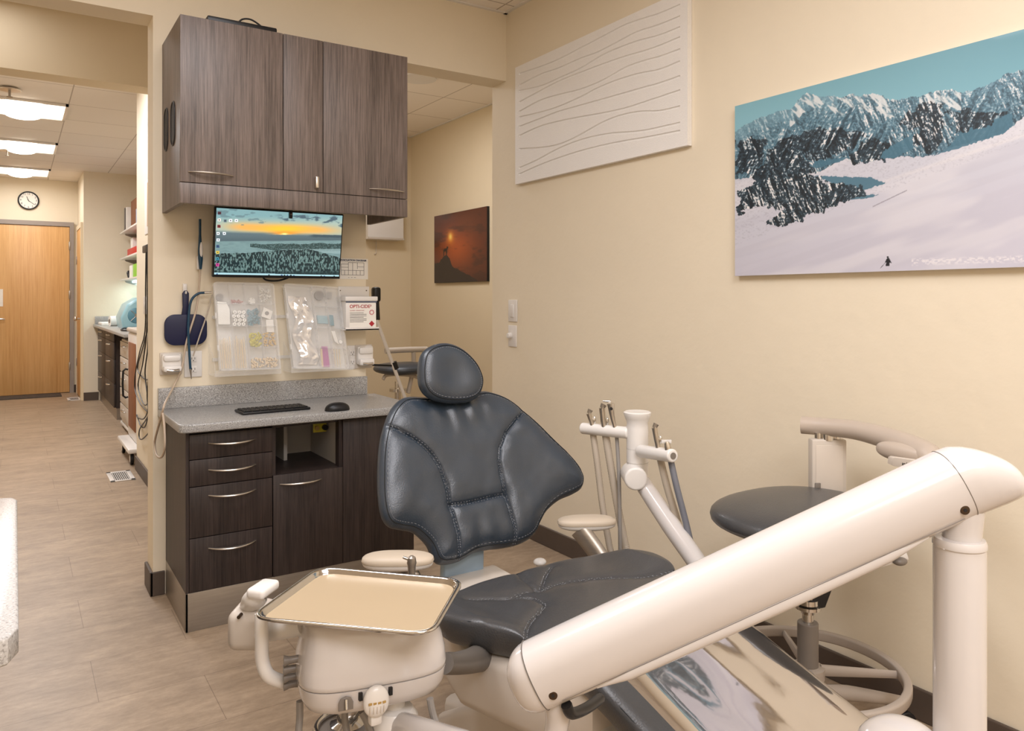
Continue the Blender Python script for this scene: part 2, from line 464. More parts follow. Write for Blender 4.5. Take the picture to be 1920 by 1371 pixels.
# ================================================================ room shell
XR, YW, ZC, ZH = 2.25, 3.5, 2.81, 2.44
XL, YB, YF = -1.9, -2.4, 11.7
bm = box(BM(), (XL-.1, YB-.1, -.08), (3.4, YF+.1, 0)); struct('floor', bm, M['floor'])
bm = box(BM(), (XL-.1, YB-.1, ZC), (3.4, YF+.1, ZC+.08)); struct('ceiling', bm, M['ceil'])
struct('wall_right', box(BM(), (XR, YB, 0), (XR+.15, YW+.145, ZC)), M['wall'])
struct('wall_left', box(BM(), (XL-.1, YB, 0), (XL, YF, ZC)), M['wall'])
struct('wall_back', box(BM(), (XL, YB-.1, 0), (XR+.15, YB, ZC)), M['wall'])
bm = BM(); box(bm, (.485, YW, 0), (1.435, YW+.15, ZH)); box(bm, (XL, YW, ZH), (XR, YW+.15, ZC))
struct('wall_partition', bm, M['wall'])
bm = BM(); box(bm, (XL, 4.71, ZH), (.745, 4.87, ZC)); struct('wall_header', bm, M['wall2'])  # darker cream puts the header's shade into its colour
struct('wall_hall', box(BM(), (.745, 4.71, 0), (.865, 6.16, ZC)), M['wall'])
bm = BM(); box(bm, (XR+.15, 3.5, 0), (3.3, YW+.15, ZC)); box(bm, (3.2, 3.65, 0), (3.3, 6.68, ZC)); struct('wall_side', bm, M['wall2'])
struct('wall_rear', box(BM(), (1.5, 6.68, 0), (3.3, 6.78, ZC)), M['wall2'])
bm = BM(); box(bm, (1.5, 4.9, 0), (1.6, 6.68, ZC)); box(bm, (1.5, 6.78, 0), (1.6, 10.64, ZC)); struct('wall_alcove', bm, M['wall'])
bm = BM(); box(bm, (.70, 10.64, 0), (1.6, 10.76, ZC)); box(bm, (.70, 10.76, 0), (.82, YF, ZC)); struct('wall_jog', bm, M['wall'])
struct('wall_far', box(BM(), (XL, YF, 0), (.82, YF+.1, ZC)), M['wall'])
# rubber baseboards
def baseb(name, a, b): struct(name, box(BM(), a, b, .004), M['base'])
baseb('baseboard_right', (XR-.012, YB, 0), (XR, YW+.145, .095))
bm = BM(); box(bm, (.473, 3.49, 0), (.53, 3.5, .1), .003); box(bm, (.473, 3.49, 0), (.485, 3.66, .1), .003); struct('baseboard_partition', bm, M['base'])
baseb('baseboard_hall', (.733, 4.71, 0), (.745, 6.17, .1))
bm = BM(); box(bm, (.70, 10.628, 0), (.86, 10.64, .1)); box(bm, (.688, 11.6, 0), (.70, YF, .1)); box(bm, (.653, YF-.012, 0), (.70, YF, .1)); struct('baseboard_far', bm, M['base'])
baseb('baseboard_side', (3.188, 3.66, 0), (3.2, 6.68, .1))
baseb('baseboard_left', (XL, YB, 0), (XL+.012, YF, .1))
# ceiling edge angle trims
struct('trim_1', box(BM(), (XR-.02, YB, ZC-.006), (XR, YW, ZC)), M['white'])
struct('trim_2', box(BM(), (XL, YW-.02, ZC-.006), (XR, YW, ZC)), M['white'])
struct('trim_3', box(BM(), (3.18, 3.66, ZC-.006), (3.2, 6.68, ZC)), M['white'])
# far door
M['frame'] = mat('grey_door_frame', (150, 140, 132), .5)
d1 = thing('door_1', 'x', 'x', (.15, YF, 0)); del d1['label']; del d1['category']; d1['kind'] = 'structure'
obj('door_leaf', box(BM(), (-.32, YF-.035, .01), (.605, YF-.005, 2.20), .002), M['oak'], d1)
bm = BM(); box(bm, (.607, YF-.05, 0), (.655, YF, 2.205)); box(bm, (-.37, YF-.05, 0), (-.322, YF, 2.205)); box(bm, (-.37, YF-.05, 2.2055), (.655, YF, 2.262))
obj('door_frame', bm, M['frame'], d1)
bm = BM(); cyl(bm, (-.20, YF-.035, .99), (-.20, YF-.095, .99), .012); tube(bm, [(-.20, YF-.09, .99), (-.15, YF-.092, .99), (-.11, YF-.088, .985)], .011)
cyl(bm, (-.20, YF-.036, .99), (-.20, YF-.045, .99), .03); obj('door_handle', bm, M['chrome'], d1)
for z in (.35, 1.3, 1.95):
    obj('hinge', box(BM(), (.596, YF-.052, z-.055), (.618, YF-.034, z+.055), .003), M['steel'], d1)
n = obj('notice_sheet', box(BM(), (-.30, YF-.039, 1.15), (-.13, YF-.0355, 1.37)), M['paper']); tag(n, 'white notice sheet taped to the far maple door', 'paper')
# side door
d2 = thing('door_2', 'x', 'x', (.70, 11.1, 0)); del d2['label']; del d2['category']; d2['kind'] = 'structure'
obj('door_leaf', box(BM(), (.678, 10.76, .01), (.697, 11.46, 2.13), .002), M['oak'], d2)
bm = BM()
for a, b in (((.672, 10.70, 0), (.70, 10.76, 2.13)), ((.672, 11.46, 0), (.70, 11.52, 2.13)), ((.672, 10.70, 2.1305), (.70, 11.52, 2.19))): box(bm, a, b)
obj('door_frame', bm, M['wall2'], d2)
bm = BM(); cyl(bm, (.678, 10.84, 1.0), (.64, 10.84, 1.0), .011); ellip(bm, (.625, 10.84, 1.0), .022, .03, .03); obj('door_knob', bm, M['chrome'], d2)
for z in (.42, 1.75): obj('hinge', box(BM(), (.668, 11.45, z-.05), (.68, 11.475, z+.05), .003), M['steel'], d2)
o = obj('floor_mat', box(BM(), (-1.2, 11.25, 0), (.50, 11.62, .012), .005), mat('dark_carpet_mat', (84, 74, 66), .95, bump=.6, bscale=300, var=.2, vscale=90))
tag(o, 'dark grey carpet mat in front of the far maple door', 'mat')
# wall clock
cl = thing('wall_clock', 'round white wall clock with thin black rim above the far door', 'clock', (.095, YF, 2.42))
cc = P(53.5, 376, Y=YF-.02)
cl.location = (cc.x, YF, cc.z-.12)
obj('clock_face', cyl(BM(), (cc.x, YF-.005, cc.z), (cc.x, YF-.022, cc.z), .108, n=48), M['paper'], cl)
bm = BM(); tube(bm, [(cc.x+.111*math.cos(t*pi/16), YF-.022, cc.z+.111*math.sin(t*pi/16)) for t in range(32)], .009, smooth=0, closed=True); obj('rim', bm, M['black'], cl)
for nm, ang, ln, w in (('hour_hand', 112, .055, .007), ('minute_hand', -38, .085, .005)):
    a = math.radians(ang); p = V((cc.x, YF-.027, cc.z)); obj(nm, cyl(BM(), p-V((math.cos(a), 0, math.sin(a)))*.015, p+V((math.cos(a), 0, math.sin(a)))*ln, w/2, n=6), M['ink'], cl)
for k in range(12):
    a = pi/2-2*pi*(k+1)/12
    text(str(k+1), .034, (cc.x+.086*math.cos(a), YF-.0235, cc.z+.086*math.sin(a)-.01), (1, 0, 0), (0, 0, 1), M['ink'], cl, 'numeral', align='CENTER')
# floor registers
def register(c, w, h, label, n):
    t = thing('floor_vent', label, 'vent', (c[0], c[1], 0))
    bm = BM(); x0, x1, y0, y1 = c[0]-w/2, c[0]+w/2, c[1]-h/2, c[1]+h/2; e = .03
    box(bm, (x0, y0, 0), (x1, y0+e, .006), .002); box(bm, (x0, y1-e, 0), (x1, y1, .006), .002)
    box(bm, (x0, y0, 0), (x0+e, y1, .006), .002); box(bm, (x1-e, y0, 0), (x1, y1, .006), .002)
    obj('frame', bm, M['white'], t)
    obj('backing', box(BM(), (x0+e*.5, y0+e*.5, .0005), (x1-e*.5, y1-e*.5, .002)), M['dark'], t)
    for k in range(n):
        x = x0+e+(x1-x0-2*e)*(k+.5)/n
        obj('slat', box(BM(), (x-.0024, y0+e*.9, .002), (x+.0024, y1-e*.9, .0045)), M['white'], t)
register((.62, 5.975), .155, .33, 'white slotted floor register nearest, beside the hall wall end', 8)
register((.615, 10.9), .15, .33, 'small white floor register far off near the maple side door', 6)
# hall troffers and sprinklers
M['glow'] = mat('lit_diffuser', (255, 250, 240), .5, emit=(255, 244, 228), estr=7)
M['glow2'] = mat('lit_panel', (255, 250, 240), .5, emit=(255, 244, 230), estr=2.2)
for k, (y, lb) in enumerate(((7.05, 'nearest to the room'), (8.88, 'middle of the three'), (10.71, 'farthest, close to the door wall'))):
    t = thing('ceiling_light', 'square lit ceiling troffer in the hall, '+lb, 'ceiling light', (.055, y+.305, ZC-.03), 'hall ceiling troffers')
    bm = BM()
    for a, b in (((-.25, y), (.36, y+.02)), ((-.25, y+.59), (.36, y+.61)), ((-.25, y), (-.23, y+.61)), ((.34, y), (.36, y+.61))): box(bm, (a[0], a[1], ZC-.02), (b[0], b[1], ZC-.001))
    obj('frame', bm, M['white'], t)
    bm = BM()
    prism(bm, [(-.23, y+.02, ZC-.004), (-.08, y+.02, ZC-.014), (-.08, y+.02, ZC-.004)], (0, .57, 0)); prism(bm, [(.34, y+.02, ZC-.004), (.19, y+.02, ZC-.014), (.19, y+.02, ZC-.004)], (0, .57, 0))
    obj('reflector', bm, M['glow2'], t)
    bm = BM(); prism(bm, [(.055-.135*math.cos(a*pi/12), y+.02, ZC-.004-.045*math.sin(a*pi/12)) for a in range(13)], (0, .57, 0)); obj('diffuser', bm, M['glow'], t)
for px, py, lb in ((18, 169, 'nearer'), (14, 283, 'farther')):
    p = P(px, py, Z=ZC-.02); t = thing('fire_sprinkler', lb+' ceiling sprinkler head on the hall ceiling', 'sprinkler', (p.x, p.y, ZC-.06))
    obj('escutcheon', lathe(BM(), (p.x, p.y, ZC-.022), [(.0, 0), (.07, 0), (.075, .006), (.05, .02), (0, .021)], axis=(0, 0, 1)), M['nickel'], t)
    bm = BM(); cyl(bm, (p.x, p.y, ZC-.07), (p.x, p.y, ZC-.02), .008); cyl(bm, (p.x, p.y, ZC-.073), (p.x, p.y, ZC-.069), .02); obj('head', bm, M['steel'], t)
# round ceiling speaker in the far room
p = P(785, 146, Z=ZC); t = thing('ceiling_speaker', 'round pale ceiling speaker grille in the room beyond the cabinet', 'speaker', (p.x, p.y, ZC-.012))
obj('rim', lathe(BM(), (p.x, p.y, ZC-.010), [(.11, 0), (.125, 0), (.125, .01), (.11, .01)], 40), M['white'], t)
obj('grille', cyl(BM(), (p.x, p.y, ZC-.007), (p.x, p.y, ZC-.001), .112, n=40), mat('speaker_mesh', (140, 142, 142), .6, bump=.4, bscale=400), t)

# ================================================================ lights
def area(name, loc, sx, sy, e, col=(.97, .96, 1.0), rot=(0, 0, 0)):
    l = bpy.data.lights.new(name, 'AREA'); l.shape = 'RECTANGLE'; l.size = sx; l.size_y = sy; l.energy = e; l.color = col
    o = bpy.data.objects.new(name, l); COL.objects.link(o); o.location = loc; o.rotation_euler = rot; return o
area('room_light', (.2, 1.9, ZC-.03), 1.2, .6, 30)
area('room_light', (.9, .4, ZC-.03), 1.2, .6, 30)
area('room_light', (.2, -1.2, ZC-.03), 1.6, 1.0, 72)  # unseen rear light added as frontal fill for surfaces facing the camera
area('corridor_light', (-.3, 4.35, ZC-.03), .6, .4, 4)
area('side_room_light', (2.0, 5.0, ZC-.03), .6, .6, 22)
for y, e_ in ((7.35, 26), (9.18, 22), (10.9, 9)): area('hall_light', (.055, y, ZC-.07), .55, .55, e_)
area('hall_light', (.055, 5.55, ZC-.03), .55, .55, 24)
area('shelf_light', (1.25, 9.9, 1.46), .08, 1.2, 9, (.66, .92, 1))
w = bpy.data.worlds.new('World'); S.world = w; w.use_nodes = True
w.node_tree.nodes['Background'].inputs[0].default_value = (.96, .98, 1, 1); w.node_tree.nodes['Background'].inputs[1].default_value = .4
S.view_settings.view_transform = 'Standard'; S.view_settings.look = 'None'; S.view_settings.exposure = .1; S.view_settings.gamma = 1
S.cycles.use_denoising = True
S.cycles.max_bounces = 10; S.cycles.diffuse_bounces = 5; S.cycles.transparent_max_bounces = 16
# ================================================================ upper cabinet
YU = 3.08
def arc_handle(parent, p, q, out=.028, r=.0055, name='handle', mtl=None, sag=0):
    """bowed bar pull from p to q standing off towards -Y"""
    p = V(p); q = V(q); pts = []
    for k in range(9):
        t = k/8; o = math.sin(pi*t)**.7*out
        pts.append(p.lerp(q, t)+V((0, -.002-o, -sag*math.sin(pi*t))))
    bm = BM(); tube(bm, pts, [r*.45, r, r*1.15, r, r*.45], n=10, smooth=3, flat=(1.25, .8)); return obj(name, bm, mtl or M['nickel'], parent)
uc = thing('wall_cabinet', 'grey-brown woodgrain wall cabinet with three doors above the monitor', 'cabinet', (.99, 3.29, 1.61))
ul, ur = P(338, 100, Y=YU).x, P(764, 200, Y=YU).x
zt = P(338, 26, Y=YU).z; zb = P(338, 380, Y=YU).z; zd = P(338, 340.6, Y=YU).z
x1 = P(531, 200, Y=YU).x; x2 = P(606, 200, Y=YU).x
bm = BM(); th = .018
box(bm, (ul, YU+.02, zb), (ul+th, YW, zt)); box(bm, (ur-th, YU+.02, zb), (ur, YW, zt)); box(bm, (ul+th, YU+.02, zt-th), (ur-th, YW, zt)); box(bm, (ul+th, YU+.02, zd), (ur-th, YW, zd+th))
obj('carcass', bm, M['woodup'], uc)
obj('valance', box(BM(), (ul, YU, zb), (ur, YU+.02, zd-.002), .001), M['woodup'], uc)
g = .0015
dl = obj('door', box(BM(), (ul, YU, zd+.001), (x1-g, YU+.019, zt), .001), M['woodup'], uc)
dm = obj('door', box(BM(), (x1+g, YU, zd+.001), (x2-g, YU+.019, zt), .001), M['woodup'], uc)
dr = obj('door', box(BM(), (x2+g, YU, zd+.001), (ur, YU+.019, zt), .001), M['woodup'], uc)
a, b = P(353, 322, Y=YU), P(437, 330, Y=YU); arc_handle(dl, (a.x, YU, a.z), (b.x, YU, a.z-.002), .02)
a, b = P(692, 354, Y=YU), P(757, 360, Y=YU); arc_handle(dr, (a.x, YU, a.z), (b.x, YU, a.z-.002), .02)
a, b = P(592, 332, Y=YU), P(592, 354, Y=YU); obj('handle', box(BM(), (a.x-.007, YU-.024, b.z), (a.x+.007, YU, a.z), .004), M['nickel'], dm)
for k, (y, z0, z1) in enumerate(((3.395, 1.858, 2.032), (3.235, 1.853, 2.025))):
    pts = [(ul-.001, y+b*1, (z0+z1)/2+a) for a, b in [(h, w_) for w_, h in rrect(.085, z1-z0, .042)]]
    bm = BM(); prism(bm, pts, (.002, 0, 0)); s_ = obj('slot', bm, M['dark'], uc, label='black oval glove slot')
    bm = BM(); tube(bm, pts, .003, smooth=0, closed=True, n=8); obj('slot_rim', bm, M['black'], s_)
# things on top of it
t = thing('power_strip', 'flat black box with looped cable on top of the wall cabinet', 'power box', (.82, 3.16, zt))
a, b = P(386, 34, Y=3.14), P(516, 56, Y=3.14)
obj('body', box(BM(), (a.x, 3.11, zt), (b.x, 3.22, zt+.028), .006), M['black'], t)
c = P(470, 45, Y=3.14).x
bm = BM(); tube(bm, [(c-.05, 3.15, zt+.028), (c-.03, 3.15, zt+.05), (c, 3.15, zt+.056), (c+.03, 3.15, zt+.045), (c+.05, 3.15, zt+.03), (c+.06, 3.15, zt+.012)], .0035); obj('cable', bm, M['black'], t)
# ================================================================ base cabinet
bc = thing('base_cabinet', 'dark woodgrain base cabinet with four drawers, open bay and kick plate', 'cabinet', (1.0, 3.27, 0))
Y0 = 3.04; xl = .533; xd0 = .546; xd1 = P(511.5, 1000, Y=Y0).x; xo1 = P(643, 876, Y=Y0).x; xr = P(776, 1000, Y=Y0).x; zk = .145; zt2 = .752
zo = P(578, 884, Y=Y0).z
bm = BM()
box(bm, (xl, Y0+.004, zk), (xd0-.001, 3.49, zt2))                       # left side
box(bm, (xd0, Y0+.02, zk), (xd1, 3.49, zt2))                         # drawer core
box(bm, (xd1, Y0+.02, zk), (xo1, 3.49, zo))                           # under the open bay
box(bm, (xo1, Y0+.02, zk), (xr-.02, 3.49, zt2)); box(bm, (xr-.018, Y0+.004, zk), (xr, 3.49, zt2))
box(bm, (xd1, Y0+.02, zt2-.018), (xo1, 3.49, zt2))
box(bm, (xd1, Y0+.01, zo-.002), (xd1+.014, Y0+.05, zt2)); box(bm, (xo1-.014, Y0+.01, zo-.002), (xo1, Y0+.05, zt2))
obj('carcass', bm, M['wooddk'], bc)
bm = BM(); box(bm, (xd1+.002, 3.44, zo), (xo1-.002, 3.46, zt2-.02)); box(bm, (xo1-.005, Y0+.052, zo), (xo1-.001, 3.44, zt2-.02)); box(bm, (xd1+.001, Y0+.052, zo), (xd1+.005, 3.44, zt2-.02))
box(bm, (xd1+.12, 3.30, zo), (xd1+.135, 3.44, zt2-.02))
obj('bay_lining', bm, mat('grey_melamine', (190, 184, 176), .5), bc)
bm = BM(); box(bm, (xl, Y0+.002, 0), (xr, Y0+.01, zk), .001); box(bm, (xl, Y0+.002, 0), (xl+.008, 3.49, zk), .001); obj('kick_plate', bm, M['steel'], bc)
zs = [P(355, y, Y=Y0).z for y in (816, 864, 915, 1011.7, 1114)]; zs[0] = zt2-.012; zs[-1] = zk
for i in range(4):
    d = obj('drawer', box(BM(), (xd0, Y0, zs[i+1]+.0015), (xd1-.002, Y0+.019, zs[i]-.0015), .001), M['wooddk'], bc)
    hz = (P(391, 831, Y=Y0).z, P(391, 881, Y=Y0).z, P(391, 929, Y=Y0).z, P(391, 1028, Y=Y0).z)[i]
    a, b = P(391, 900, Y=Y0).x, P(479, 900, Y=Y0).x
    arc_handle(d, (a, Y0, hz), (b, Y0, hz), .036, sag=.003)
d = obj('door', box(BM(), (xd1+.002, Y0, zk), (xo1-.001, Y0+.019, zo), .001), M['wooddk'], bc)
a, b = P(525, 908, Y=Y0), P(602, 899, Y=Y0); arc_handle(d, (a.x, Y0, a.z), (b.x, Y0, a.z), .03)
obj('end_panel', box(BM(), (xo1+.001, Y0, zk), (xr, Y0+.019, zt2-.008), .001), M['wooddk'], bc)
# sockets inside the open bay
t = thing('quick_connect', 'brass and black fittings under the counter inside the open cabinet bay', 'fitting', (1.04, 3.2, zt2-.05))
p = P(600, 802, Y=3.2)
obj('plate', box(BM(), (p.x-.03, 3.2, p.z-.02), (p.x+.03, 3.206, zt2-.018), .003), M['yellow'], t)
bm = BM(); cyl(bm, (p.x-.015, 3.2, p.z), (p.x-.015, 3.188, p.z), .009); obj('port', bm, M['brass'], t)
bm = BM(); cyl(bm, (p.x+.02, 3.2, p.z), (p.x+.02, 3.185, p.z), .012); obj('port', bm, M['black'], t)
# counter
ct = thing('countertop', 'grey speckled countertop with backsplash on the dark base cabinet', 'countertop', (.98, 3.25, .753))
pts = [(.503, 3.02), (.503, 3.5-.001), (1.434, 3.499), (1.453, 3.47), (1.478, 3.15), (1.478, 3.02), (1.45, 2.995), (.53, 2.995)]
pts = [(.503, 3.03), (.507, 3.01), (.52, 2.997), (.54, 2.992), (1.44, 2.992), (1.468, 3.0), (1.478, 3.03), (1.478, 3.49), (1.434, 3.499), (.503, 3.499)]
bm = BM(); prism(bm, [(x, y, .753) for x, y in pts], (0, 0, .032), bev=.005); obj('slab', bm, M['counter'], ct)
obj('backsplash', box(BM(), (.503, 3.478, .785), (1.434, 3.499, .872), .002), M['counter'], ct)
# keyboard
kb = thing('keyboard', 'slim black computer keyboard on the grey counter', 'keyboard', (.91, 3.25, .785))
k0, k1, k2, k3 = [P(x, y, Z=.79) for x, y in ((455, 777), (583, 766), (572, 752), (438, 761))]
ux = (k1-k0).normalized(); uy = V((-ux.y, ux.x, 0)); kw = (k1-k0).length; kd = .12; k0.z = .785
R = Matrix((ux, uy, (0, 0, 1))).transposed()
bm = BM(); box(bm, (0, 0, .001), (kw, kd, .011), .004)
for v in bm.verts: v.co = k0+R @ v.co
obj('body', bm, M['black'], kb)
nk = 0
for r in range(5):
    cols = 15 if r < 4 else 8
    for c in range(cols):
        w_ = (kw-.016)/cols; x0 = .008+c*w_
        if r == 4 and c == 3: pass
        bm = BM(); box(bm, (x0+.001, .008+(4-r)*.021, .010), (x0+w_-.0015, .008+(4-r)*.021+.018, .0155), .002, 1)
        for v in bm.verts: v.co = k0+R @ v.co
        obj('key', bm, M['black'], kb)
# mouse
p = P(634, 768, Z=.79); ms = thing('computer_mouse', 'black wireless mouse on the counter right of the keyboard', 'mouse', (p.x, p.y, .785))
bm = BM(); ellip(bm, (p.x, p.y+.01, .787), .052, .032, .032, e=.85)
for v in bm.verts: v.co.z = max(v.co.z, .7855)
obj('shell', bm, M['black'], ms)
bm = BM(); cyl(bm, (p.x-.03, p.y+.006, .806), (p.x-.03, p.y+.014, .806), .007); obj('scroll_wheel', bm, M['grey'], ms)
# near-left counter
lc = thing('counter_unit', 'white speckled counter corner with dark cabinet at the left edge', 'counter', (-.35, 1.6, 0))
bm = BM(); prism(bm, [(x, y, .762) for x, y in ((-.7, 1.20), (-.04, 1.20), (-.008, 1.212), (.004, 1.245), (.004, 2.03), (-.005, 2.06), (-.035, 2.07), (-.7, 2.07))], (0, 0, .038), bev=.004)
obj('slab', bm, speckle('pale_speckled_surface', (186, 183, 179), (150, 146, 142), (208, 206, 204), .25), lc)
obj('body', box(BM(), (-.7, 1.24, 0), (-.035, 2.04, .762)), M['wooddk'], lc)
obj('edge_strip', box(BM(), (-.035, 1.245, .02), (-.028, 1.252, .755)), M['steel'], lc)
# ================================================================ monitor
def zoomfn(x0, y0, s): return lambda X, Y: ((X-x0)*s, (Y-y0)*s)
mt = thing('monitor', 'wall-mounted computer monitor showing a sunset city desktop, under the wall cabinet', 'monitor', (.98, 3.44, 1.35))
def mp(px, py, top): return P(px, py, Y=3.40 if top else 3.45)
tl, tr, br, bl = mp(400, 386, 1), mp(641, 401.5, 1), mp(634, 523, 0), mp(397, 517, 0)
xm0 = (tl.x+bl.x)/2; xm1 = (tr.x+br.x)/2; zb_ = (bl.z+br.z)/2; zt_ = (tl.z+tr.z)/2
ud = V((0, -.05, zt_-zb_)); hh = ud.length; ud.normalize(); nd = V((1, 0, 0)).cross(ud)   # nd points to -Y
o0 = V((xm0, 3.45, zb_)); ww = xm1-xm0
bm = BM(); box(bm, (0, -.024, 0), (ww, 0, hh), .003)
Rm = Matrix(((1, 0, 0), tuple(-nd), tuple(ud))).transposed()
for v in bm.verts: v.co = o0+Rm @ v.co+nd*(0)
for v in bm.verts: v.co += nd*0
obj('casing', bm, M['black'], mt)
def smooth(a, b, x): t = np.clip((x-a)/(b-a), 0, 1); return t*t*(3-2*t)
def mixc(c, col, m): return c*(1-m[..., None])+np.array(col, float)*m[..., None]
def screen(U, W):
    # photo detail coordinates of the screen corners
    TL, TR, BR_, BL_ = (98, 65), (1048, 130), (1024, 606), (80, 580)
    x = (1-W)*((1-U)*BL_[0]+U*BR_[0])+W*((1-U)*TL[0]+U*TR[0]); y = (1-W)*((1-U)*BL_[1]+U*BR_[1])+W*((1-U)*TL[1]+U*TR[1])
    c = np.zeros(U.shape+(3,))+np.array((122, 160, 164.))
    c = mixc(c, (160, 180, 170), smooth(120, 200, x*0+y))
    oy = 205+(x-100)*.045
    band = np.exp(-((y-oy)/34)**2)*smooth(60, 330, x)*(1-smooth(800, 1060, x)*.7)
    c = mixc(c, (236, 168, 84), np.clip(band*1.15, 0, 1)*.95)
    c = mixc(c, (250, 190, 50), np.exp(-((y-228)/26)**2-((x-590)/170)**2))
    c = mixc(c, (255, 140, 30), np.exp(-((y-262)/14)**2-((x-590)/110)**2)*.9)
    c = mixc(c, (255, 240, 150), np.exp(-((y-268)/8)**2-((x-590)/26)**2))
    n = fbm(x/70, y/26, 5)
    c = mixc(c, (70, 92, 104), smooth(.42, .56, n-np.abs(y-155-(x-780)*.12)/150+.0)*smooth(500, 620, x))
    c = mixc(c, (90, 115, 122), smooth(.60, .64, n)*(y < 200)*.6*(x < 500))
    c = mixc(c, (88, 106, 112), smooth(232, 262, y-(x-100)*.045+6*n+(x > 450)*0)*(x < 9999)*(1-np.exp(-((x-590)/90)**2)*(y < 275)))
    c = mixc(c, (70, 88, 94), smooth(270, 330, y)*.7)
    c = mixc(c, (60, 78, 86), (np.abs(y-285-(x-800)*.03) < 10)*smooth(760, 830, x))
    sea = smooth(318, 326, y+0*x)
    c = mixc(c, (122, 150, 150), sea*.9)
    c = mixc(c, (96, 122, 124), sea*smooth(.5, .7, vnoise(x/40, y/3))*.5)
    top = 338+14*vnoise(x/55+9, 0*x+3)
    penin = (y > top+4*vnoise(x/9, y*0)-2) & (y < 368+np.clip((x-340)*.16, 0, 38)) & (x > 335)
    c = mixc(c, (44, 66, 66), penin*1.)
    c = mixc(c, (80, 104, 104), penin*smooth(.55, .7, vnoise(x/6, y/4)))
    w2 = (y > 388) & (y < 402+np.clip((x-560)*.05, 0, 60)) & (x > 560)
    c = mixc(c, (140, 164, 164), w2*.8)
    ct_ = 412-np.clip(x-300, 0, 300)*.08+np.clip(x-800, 0, 300)*.3+6*vnoise(x/12, 0*x)
    city = y > ct_
    c = mixc(c, (24, 44, 48), city*1.)
    bl_ = (vnoise(x/7.5, y/15) > .56)*(vnoise(x/3+40, y/6+9)*.6+.4)
    c = mixc(c, (142, 172, 166), city*np.clip(bl_, 0, 1)*(1-smooth(545, 580, y)*.8)*.85)
    yb = 560+(x-80)*.032
    c = mixc(c, (168, 206, 214), (y > yb+5)*1.)
    for k, ix in enumerate((100, 475, 570, 592, 614, 640, 664, 880, 905, 985)):
        c = mixc(c, ((60, 90, 140), (40, 60, 70))[k % 2], (np.abs(x-ix) < 6)*(np.abs(y-yb-16) < 5)*1.)
    ic = [(118, 105, (70, 20, 40)), (116, 158, (230, 220, 210)), (114, 207, (120, 20, 30)), (109, 262, (230, 235, 235)), (109, 312, (225, 230, 235)), (106, 362, (50, 80, 120)), (106, 408, (220, 190, 70)), (104, 458, (50, 130, 150)), (104, 505, (200, 60, 140)), (152, 262, (225, 230, 235)), (158, 165, (90, 110, 120)), (196, 163, (235, 235, 240)), (236, 163, (235, 240, 240))]
    for ix, iy, cc_ in ic: c = mixc(c, cc_, (np.abs(x-ix) < 11)*(np.abs(y-iy) < 11)*1.); c = mixc(c, (40, 50, 60), ((x-ix)**2+(y-iy)**2 < 22)*1.)
    return c
def off(p, d): return p+nd*d
grid_print('screen', o0+V((.006, 0, 0))+ud*.012+nd*.0255, (1, 0, 0), ud, ww-.012, hh-.018, 420, 230, screen, vcol('lit_screen', .25, 0, 1.2), mt)
obj('wall_mount', box(BM(), (xm0+.2, 3.46, zb_+.1), (xm1-.2, 3.5, zb_+.22), .004), M['black'], mt)
bm = BM(); tube(bm, [(P(490, 512, Y=3.47).x, 3.47, 1.37), (P(497, 522, Y=3.47).x, 3.47, 1.336), (P(520, 526, Y=3.47).x, 3.47, 1.331), (P(540, 522, Y=3.47).x, 3.47, 1.345)], .004); obj('cable', bm, M['black'], mt)
p = P(546, 402, Y=3.363); wcm = thing('webcam', 'tiny black camera clipped over the monitor top edge', 'webcam', (p.x, 3.37, p.z-.02))
bm = BM(); box(bm, (p.x-.008, 3.362, p.z-.018), (p.x+.008, 3.380, p.z+.03), .005); obj('body', bm, M['black'], wcm)
bm = BM(); cyl(bm, (p.x, 3.362, p.z), (p.x, 3.3605, p.z), .004); obj('lens', bm, M['grey'], wcm)

